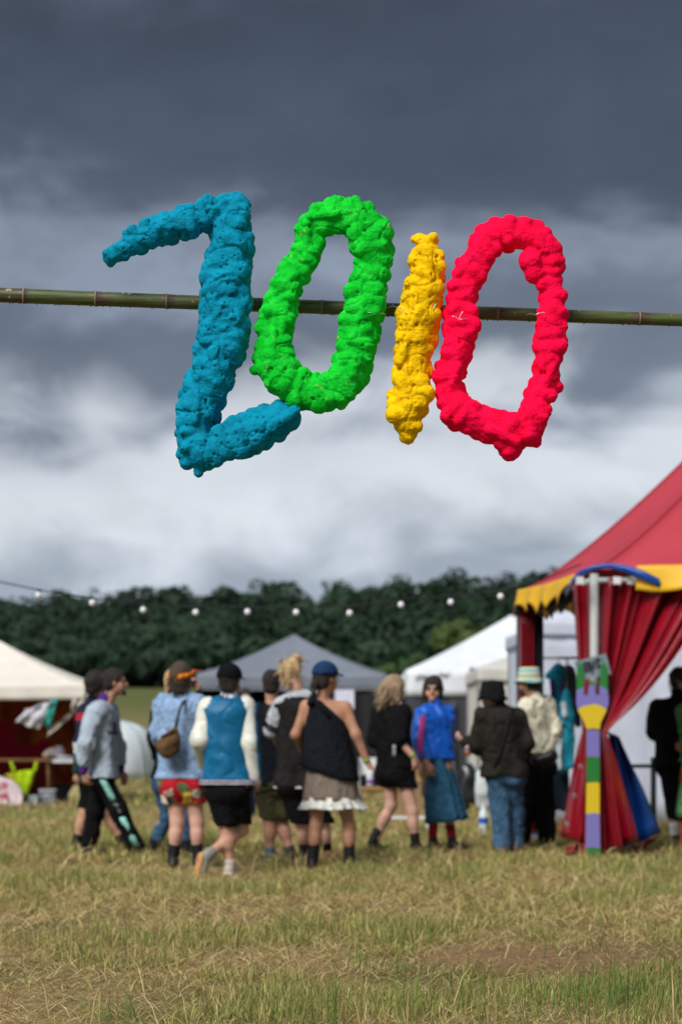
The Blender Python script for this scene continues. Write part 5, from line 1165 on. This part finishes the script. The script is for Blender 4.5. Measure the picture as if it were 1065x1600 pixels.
chair('white folding chair with tan seat behind the woman holding a can', 584, 26.5, PLAS, mat('tan_seat', (0.36, 0.20, 0.07), .7))
def bottle():
    c = P(755, 1307, 22.0); c[2] = 0.0; r = empty('water_bottle', c, 'clear plastic water bottle with blue label standing on the grass', 'bottle'); m = mat('clear_plastic', (0.55, 0.60, 0.62), .12, spec=.6)
    MB().tube([c + [0, 0, .0], c + [0, 0, .01], c + [0, 0, .26], c + [0, 0, .31], c + [0, 0, .345]], [.05, .055, .055, .022, .018], 14).build('bottle_body', m, r, True); MB().tube([c + [0, 0, .14], c + [0, 0, .21]], [.0565, .0565], 14, False).build('label_band', mat('blue_label', (0.02, 0.09, 0.42), .5), r, True); MB().tube([c + [0, 0, .34], c + [0, 0, .365]], .02, 10).build('cap', PLAS, r, True)
bottle()
lump('plastic_sack', 'bulging white plastic sack behind the water bottle', 'sack', 754, 1241, 25.0, (.10, .11, .27), mat('white_sack', (0.50, 0.54, 0.56), .4), 9)

# ---------------------------------------------------------------- the red circus tent
REDV = mat('red_pvc', (0.22, 0.003, 0.011), .26, .15, 4, .12, 18, spec=.5, trans=.05); REDR = canvas('red_roof_pvc', (0.46, 0.045, 0.065), .12, .5, scale=1.2, var=.10); YELV = canvas('yellow_pvc', (0.80, 0.47, 0.025), .2, .45); BLUV = mat('blue_pvc', (0.004, 0.06, 0.30), .34, .15, 4, .12, 18, spec=.5); WTENT = canvas('white_wall_pvc', (0.80, 0.84, 0.92), .5, .45)
def circus():
    EZ = 2.70; AP = np.array([5.8, 20.65, 6.38])
    C = [np.array(q + (EZ,)) for q in ((1.95, 20.9), (2.386, 18.12), (5.2, 16.6), (8.2, 17.2), (9.4, 20.2), (7.8, 22.6), (4.6, 22.9))]
    r = empty('circus_tent', (5.8, 20.6, 0), 'red circus tent with yellow scalloped valance and tied red curtains at its entrance', 'tent'); n = len(C)
    for k in range(n):
        a, b = C[k], C[(k + 1) % n]; G = []
        for i in range(17):
            u = i / 16; e = a + (b - a) * u; row = []
            for q in range(21):
                t = q / 20; p = e + (AP - e) * t; p[2] = EZ + (AP[2] - EZ) * t ** 1.22 - .16 * math.sin(math.pi * u) * math.sin(math.pi * t) ** .8 - .03 * math.sin(math.pi * u) * (1 - t); row.append(p)
            G.append(row)
        MB().sheet(G, .008).build('roof_panel', REDR, r, True)
        for i in (0, 8): MB().tube([p + UP * .004 for p in G[i][:20]], .014 if i == 0 else .008, 5).build('seam', mat('seam_red', (0.30, 0.02, 0.035), .6), r, True)
        # valance with scallops
        ln = np.linalg.norm((b - a)[:2]); ns = max(3, round(ln / .46)); G = []; d = unit((b - a) * [1, 1, 0]); out = np.array([d[1], -d[0], 0])
        u0, u1 = (0, .80) if k == 0 else (.135, 1) if k == 1 else (0, 1); N = ns * 10
        for i in range(N + 1):
            u = u0 + (u1 - u0) * i / N; e = a + (b - a) * u; sc_ = abs(math.sin(math.pi * u * ns)) ** .55; h = (.17 + .13 * (1 - sc_)) if k != 1 else .22 + .03 * sc_
            lift = 0.0
            if k == 0 and u > .62: lift = (u - .62) / .18 * .10
            G.append([e + out * (.03 + .05 * t + .025 * math.sin(u * 30) * t) + UP * (.03 + lift * t - h * t - .03 * math.sin(math.pi * u)) for t in np.linspace(0, 1, 7)])
        MB().sheet(G, .006).build('valance', YELV, r, True)
        if k == 0:                                                       # black sheet added as the shade of the underside behind the scallops
            G2 = [[p + np.array([.16, .02, -.06]) for p in row] for row in G]; MB().sheet(G2, .006).build('underside_shade', BLK, r, True)
    # blue flap over the entrance corner
    top = [(884, 925), (893, 905), (905, 892), (925, 884), (950, 880), (975, 883), (1000, 890), (1030, 905)]; th = [8, 9, 8, 7, 8, 11, 14, 12]; ys = [18.5, 18.2, 17.95, 17.9, 17.9, 17.85, 17.8, 17.72]
    MB().sheet([[P(x, y + h * q / 3, Y - .02 * (q == 1)) for q in range(4)] for (x, y), h, Y in zip(top, th, ys)], .01).build('blue_flap', BLUV, r, True)
    # poles
    WP = mat('white_steel_pole', (0.36, 0.37, 0.355), .5, .08, 6)
    MB().tube([(2.386, 18.12, 0), (2.386, 18.12, 2.66)], .040, 14).build('pole', WP, r, True); MB().tube([(2.386, 18.12, 2.60), (3.0, 17.95, 2.58), (5.2, 16.78, 2.58)], .026, 8).build('header_rail', WP, r, True)
    MB().tube([(2.386, 18.12, 2.60), (2.0, 20.8, 2.6)], .035, 8).build('header_rail', WP, r, True)
    for k in (0, 2, 3, 4, 5, 6): MB().tube([C[k] * [1, 1, 0], C[k] - [0, 0, .05]], .045, 10).build('pole', POLE_D, r, True)
    for x in (905, 963, 985): MB().box(P(x, 907, 17.93), (.07, .03, .07)).build('rail_clip', PLAS, r)
    # curtain at the far corner pole
    G = []
    for i in range(25):
        u = i / 24; w = (-.02 + .10 * u); G.append([np.array([1.93 + .16 * u + .0 * t, 20.85 + .05 * math.sin(u * 25), 2.58 - 2.5 * t]) for t in np.linspace(0, 1, 9)])
    MB().sheet(G, .006).build('curtain', REDV, r, True); MB().sheet([[np.array([2.10 + .10 * i / 8, 20.9 + .04 * math.sin(i * 1.6), 2.58 - 2.5 * t]) for t in np.linspace(0, 1, 5)] for i in range(9)], .006).build('curtain', canvas('navy_lining', (0.01, 0.012, 0.03), .0), r, True)
    # ---- tied entrance curtains
    def tied(name, top0, top1, tie, bot0, bot1, nf, m, lining=None, amp=.075, Y0=18.0, Y1=17.7, dark=0, edge=1.0, knot=1143, w=.055):
        nu, rows = 110, []
        G = []
        for i in range(nu):
            u = i / (nu - 1); row = []; ph = u * 2 * math.pi * nf
            wob = math.sin(ph + 1.3 * math.sin(u * 7 + .5)) + .45 * math.sin(ph * .53 + 2) + .22 * math.sin(ph * 2.3 + 1)
            T0 = np.array(top0) + (np.array(top1) - np.array(top0)) * u; B0 = np.array(bot0) + (np.array(bot1) - np.array(bot0)) * u
            tx = tie[0] + (u - .5) * w * 160
            for q in range(31):
                v = q / 30
                if v < .56:
                    s = v / .56; k = s ** (1.0 - u + u * (.6 + .75 * s)) if edge else s; x = T0[0] + (tx - T0[0]) * k; y = T0[1] + (tie[1] - T0[1]) * s; a_ = amp * (1 - .55 * s)
                else:
                    s = (v - .56) / .44; k = s ** .85; x = tx + (B0[0] - tx) * k; y = tie[1] + (B0[1] - tie[1]) * s; a_ = amp * (.45 + .15 * s)
                if v >= .56: wv = wob * (1 - s) + s * (math.sin(ph * .42 + 1.2) + .35 * math.sin(ph * .9 + .4)) * 1.3
                else: wv = wob
                Yd = Y0 + (Y1 - Y0) * u; p = P(x, y, Yd); p = p + np.array([.25 * a_ * math.cos(ph) * (1 - .8 * (v > .6)), a_ * wv, 0]); p[2] = max(p[2], .02 + .008 * math.sin(ph)); row.append(p)
            G.append(row)
        o = MB().sheet(G, .006).build(name, m, r, True)
        return o, G
    o, G = tied('curtain', (929, 906), (1175, 898), (940, 1143), (926, 1346), (994, 1312), 6.3, REDV, amp=.085, Y0=18.22, Y1=17.6)
    bl = bez([(950, 1146), (966, 1150), (1033, 1302), (968, 1326)], 14, 10, .05, 18.24, 1.6, jig=.6); MB().sheet(bl, .008).build('blue_lining', BLUV, r, True)
    MB().sheet(bez([(985, 1322), (1032, 1304), (1000, 1332), (962, 1350)], 10, 6, .04, 18.22, 1.2), .012).build('dark_hem', mat('maroon_pvc', (0.10, 0.004, 0.008), .4), r, True)
    MB().tube([P(935, 1140, 18.0), P(944, 1143, 17.93), P(955, 1148, 18.0)], .012, 6).build('tie_cord', mat('cord', (0.40, 0.16, 0.12), .8), o, True)
    o, G = tied('curtain', (893, 908), (922, 905), (917, 1142), (876, 1308), (922, 1322), 3, REDV, amp=.055, Y0=18.6, Y1=18.28, w=.10)
    for x, y in ((905, 1198), (895, 1243), (883, 1287)):
        c = P(x, y, 18.30); MB().tube([c + np.array([math.cos(t) * .018, -.06, math.sin(t) * .018]) for t in np.linspace(0, 6.283, 13)], .006, 5).build('grommet', POLE_G, o, True)
    MB().sheet(bez([(882, 1322), (916, 1316), (914, 1344), (884, 1342)], 10, 6, .05, 18.2, 1.5), .01).build('curtain_fold', REDV, o, True)
circus()
canopy('marquee', 'bright white tent wall seen through the red tent entrance behind the hanging clothes', (4.75, 26.2), 2.32, 2.0, 2.60, 3.7, .20, WTENT, sag=.06, walls=((0, .02, WTENT, 0, 1), (3, .02, WTENT, 0, 1)), cat='tent')
# giant painted fork
def fork():
    Y = 17.88; c = P(925, 1339, Y); c[2] = 0; r = empty('fork_sign', c, 'tall wooden fork painted in green, purple and yellow bands against the tent pole', 'sign')
    def paint(t):
        co = t.n('ShaderNodeTexCoord').outputs['Object']; xyz = t.n('ShaderNodeSeparateXYZ', {0: co}); z = t.m('ADD', xyz.outputs[2], t.m('MULTIPLY', t.m('SUBTRACT', t.noise(co, 9, 3), .5), .05)); z = t.m('ADD', z, t.m('MULTIPLY', t.m('MULTIPLY', xyz.outputs[0], xyz.outputs[0]), 2.2))
        zz = lambda py: (CH - (py - HZ) / F * Y) / 2.0
        G_, P_, Y_ = (0.008, 0.16, 0.022), (0.17, 0.15, 0.42), (0.60, 0.44, 0.006)
        k = t.ramp(t.m('DIVIDE', z, 2.0), [(0, G_), (zz(1325), P_), (zz(1271), Y_), (zz(1223), G_), (zz(1181), P_), (zz(1141), (0.05, 0.04, 0.05)), (zz(1138), Y_), (zz(1101), P_), (zz(1071), G_)], 'CONSTANT')
        bp = t.n('ShaderNodeBump', {'Strength': .3, 'Distance': .01, 'Height': t.noise(co, 40, 3)})
        t.n('ShaderNodeOutputMaterial', {0: t.n('ShaderNodeBsdfPrincipled', {'Base Color': k, 'Roughness': .55, 'Normal': bp.outputs[0]}).outputs[0]})
    m = mat_custom('fork_paint', paint)
    def plate(name, pts):
        q = [P(x, y, Y) for x, y in pts]; n = len(q); b = [p + np.array([0, .022, 0]) for p in q]
        obj(name, np.array(q + b), [tuple(range(n)), tuple(range(2 * n - 1, n - 1, -1))] + [(k, (k + 1) % n, n + (k + 1) % n, n + k)[::-1] for k in range(n)], m, r, False)
    plate('handle', [(914, 1339), (937, 1339), (936, 1270), (936, 1180), (936, 1139.8), (916, 1139.8), (916, 1180), (915, 1270)])
    plate('fork_head', [(916, 1139.5), (936, 1139.5), (938, 1128), (946, 1112), (950, 1100), (950, 1086), (900, 1086), (900, 1100), (903, 1112), (912, 1128)])
    for a, b, d in ((900, 911.5, 0), (918, 929.5, 28), (936, 949, 0)): plate('tine', [(a, 1085.7), (b, 1085.7), (b - .5, 1052 + d), (b - 2.5, 1040 + d), ((a + b) / 2, 1034 + d), (a + 2.5, 1040 + d), (a + .8, 1052 + d)])
    s = empty('placard', P(924, 1062, Y - .03), 'small tilted blue grey placard with dark brush writing wedged in the fork tines', 'placard')
    q = [P(x, y, Y + .027) for x, y in ((896.5, 1034), (946, 1021), (954, 1053), (913, 1062), (903, 1058))]; b = [p + np.array([0, .012, 0]) for p in q]; n = len(q)
    obj('board', np.array(q + b), [tuple(range(n)), tuple(range(2 * n - 1, n - 1, -1))] + [(k, (k + 1) % n, n + (k + 1) % n, n + k)[::-1] for k in range(n)], mat('placard_paint', (0.16, 0.22, 0.25), .6, .25, 12), s, False)
    w = MB()
    for st in ([(911, 1036), (914, 1048)], [(911, 1036), (918, 1035), (917, 1042), (913, 1043)], [(920, 1034), (922, 1047)], [(920, 1034), (926, 1046), (927, 1033)], [(929, 1030), (936, 1029), (931, 1036), (937, 1040), (931, 1042)], [(915, 1050), (921, 1044), (925, 1052)]):
        w.tube([P(x, y, Y + .022) for x, y in st], .011, 5)
    w.build('brush_writing', mat('dark_plum_paint', (0.035, 0.025, 0.04), .6), s)
fork()
# clothes for sale by the tent
def hung(name, label, cat, prims, m, parts=(), h=.014):
    A = np.array([P(*q) for pr in prims for q in pr[:2]]); r = empty(name, [A[:, 0].mean(), A[:, 1].mean(), A[:, 2].min()], label, cat)
    def mk(nm, prs, mm):
        B = np.array([P(*q) for pr in prs for q in pr[:2]]); v = Vol(B.min(0) - .2, B.max(0) + .2, h)
        for a, b, ra, rb in prs: v.cone(P(*a), P(*b), ra, rb, .03)
        V, Q = v.mesh(); V = relax(V, Q, 1); V = V + vnormals(V, Q) * (.03 * vnoise(V * [1, 1, .5], 13))[:, None]; obj(nm, V, Q, mm, r)
    mk('garment', prims, m)
    for nm, prs, mm in parts: mk(nm, prs, mm)
    MB().tube([P(prims[0][0][0], prims[0][0][1], prims[0][0][2]) + [0, 0, .02], P(prims[0][0][0], 1027, YC + .12)], .006, 5).build('hook', POLE_G, r, True)
TUR = fabric('turquoise_plush', (0.02, 0.30, 0.42)); PURP = fabric('violet_cloth', (0.09, 0.04, 0.22)); WHP = fabric('ice_cloth', (0.48, 0.58, 0.62)); SLT = fabric('slate_cloth', (0.055, 0.075, 0.10))
YC = 21.4
hung('hanging_jacket', 'turquoise plush jacket with violet trim hanging beside the cream shirt', 'jacket', [((872, 1046, YC), (856, 1056, YC), .06, .035), ((872, 1046, YC), (871, 1120, YC), .065, .05), ((866, 1060, YC), (864, 1150, YC), .045, .04)], TUR, [('violet_trim', [((862, 1065, YC - .05), (864, 1085, YC - .05), .03, .028), ((876, 1068, YC - .05), (876, 1092, YC - .05), .02, .025)], PURP)])
hung('hanging_ski_suit', 'turquoise and white ski suit hanging under the plush jacket', 'ski suit', [((884, 1082, YC - .2), (884, 1120, YC - .2), .045, .09), ((884, 1120, YC - .2), (878, 1200, YC - .2), .09, .065), ((890, 1120, YC - .2), (890, 1195, YC - .2), .06, .045)], TUR,
     [('white_panel', [((874, 1130, YC - .29), (873, 1200, YC - .29), .04, .035), ((880, 1102, YC - .25), (882, 1118, YC - .28), .04, .04)], WHP), ('violet_band', [((869, 1127, YC - .30), (886, 1135, YC - .30), .02, .018)], PURP)])
hung('hanging_hoodie', 'slate grey hoodie hanging behind the fork sign', 'hoodie', [((887, 1050, YC + .1), (889, 1098, YC + .1), .08, .085), ((893, 1058, YC + .1), (903, 1132, YC + .1), .05, .035)], SLT)
hung('hanging_jeans', 'dark blue jeans hanging below the ski suit', 'jeans', [((872, 1196, YC), (868, 1262, YC), .06, .045), ((880, 1196, YC), (880, 1262, YC), .06, .045)], fabric('dark_denim', (0.022, 0.035, 0.055)))
cr = empty('clothes_rail', P(874, 1300, YC + .12) * [1, 1, 0], 'steel clothes rail behind the hanging turquoise clothes', 'rail')
MB().tube([P(846, 1028, YC + .12), P(912, 1028, YC + .12)], .015, 8).build('bar', POLE_G, cr, True)
for x in (846, 912): MB().tube([P(x, 1028, YC + .12), P(x, 1028, YC + .12) * [1, 1, 0]], .016, 8).build('upright', POLE_G, cr, True); MB().box(P(x, 1028, YC + .12) * [1, 1, 0] + [0, 0, .02], (.04, .5, .03)).build('foot', POLE_G, cr)
lump('boot_on_grass', 'brown boot standing under the hanging jeans', 'boot', 875, 1291, YC - .3, (.06, .10, .11), mat('brown_suede', (0.20, 0.09, 0.03), .8), 5)
lump('blue_bundle', 'bright blue bundle on the grass behind the black trousers', 'bundle', 832, 1290, 21.6, (.13, .12, .2), fabric('cobalt_cloth', (0.02, 0.08, 0.36)), 5)
# crowd barrier inside the tent
def barrier():
    Y = 22.0; a, b = P(930, 0, Y), P(1020, 0, Y); r = empty('crowd_barrier', ((a[0] + b[0]) / 2, Y, 0), 'black steel barrier in front of the white tent wall', 'barrier')
    z1 = CH - (1197 - HZ) / F * Y; m = POLE_D; MB().tube([(a[0], Y, z1), (b[0], Y, z1)], .022, 8).build('top_bar', m, r, True); MB().tube([(a[0], Y, .2), (b[0], Y, .2)], .018, 8).build('bottom_bar', m, r, True)
    for x in (a[0], b[0]): MB().tube([(x, Y, 0), (x, Y, z1 + .10)], .034, 8).build('post', m, r, True); MB().box((x, Y, .012), (.08, .4, .02)).build('foot', m, r)
barrier()
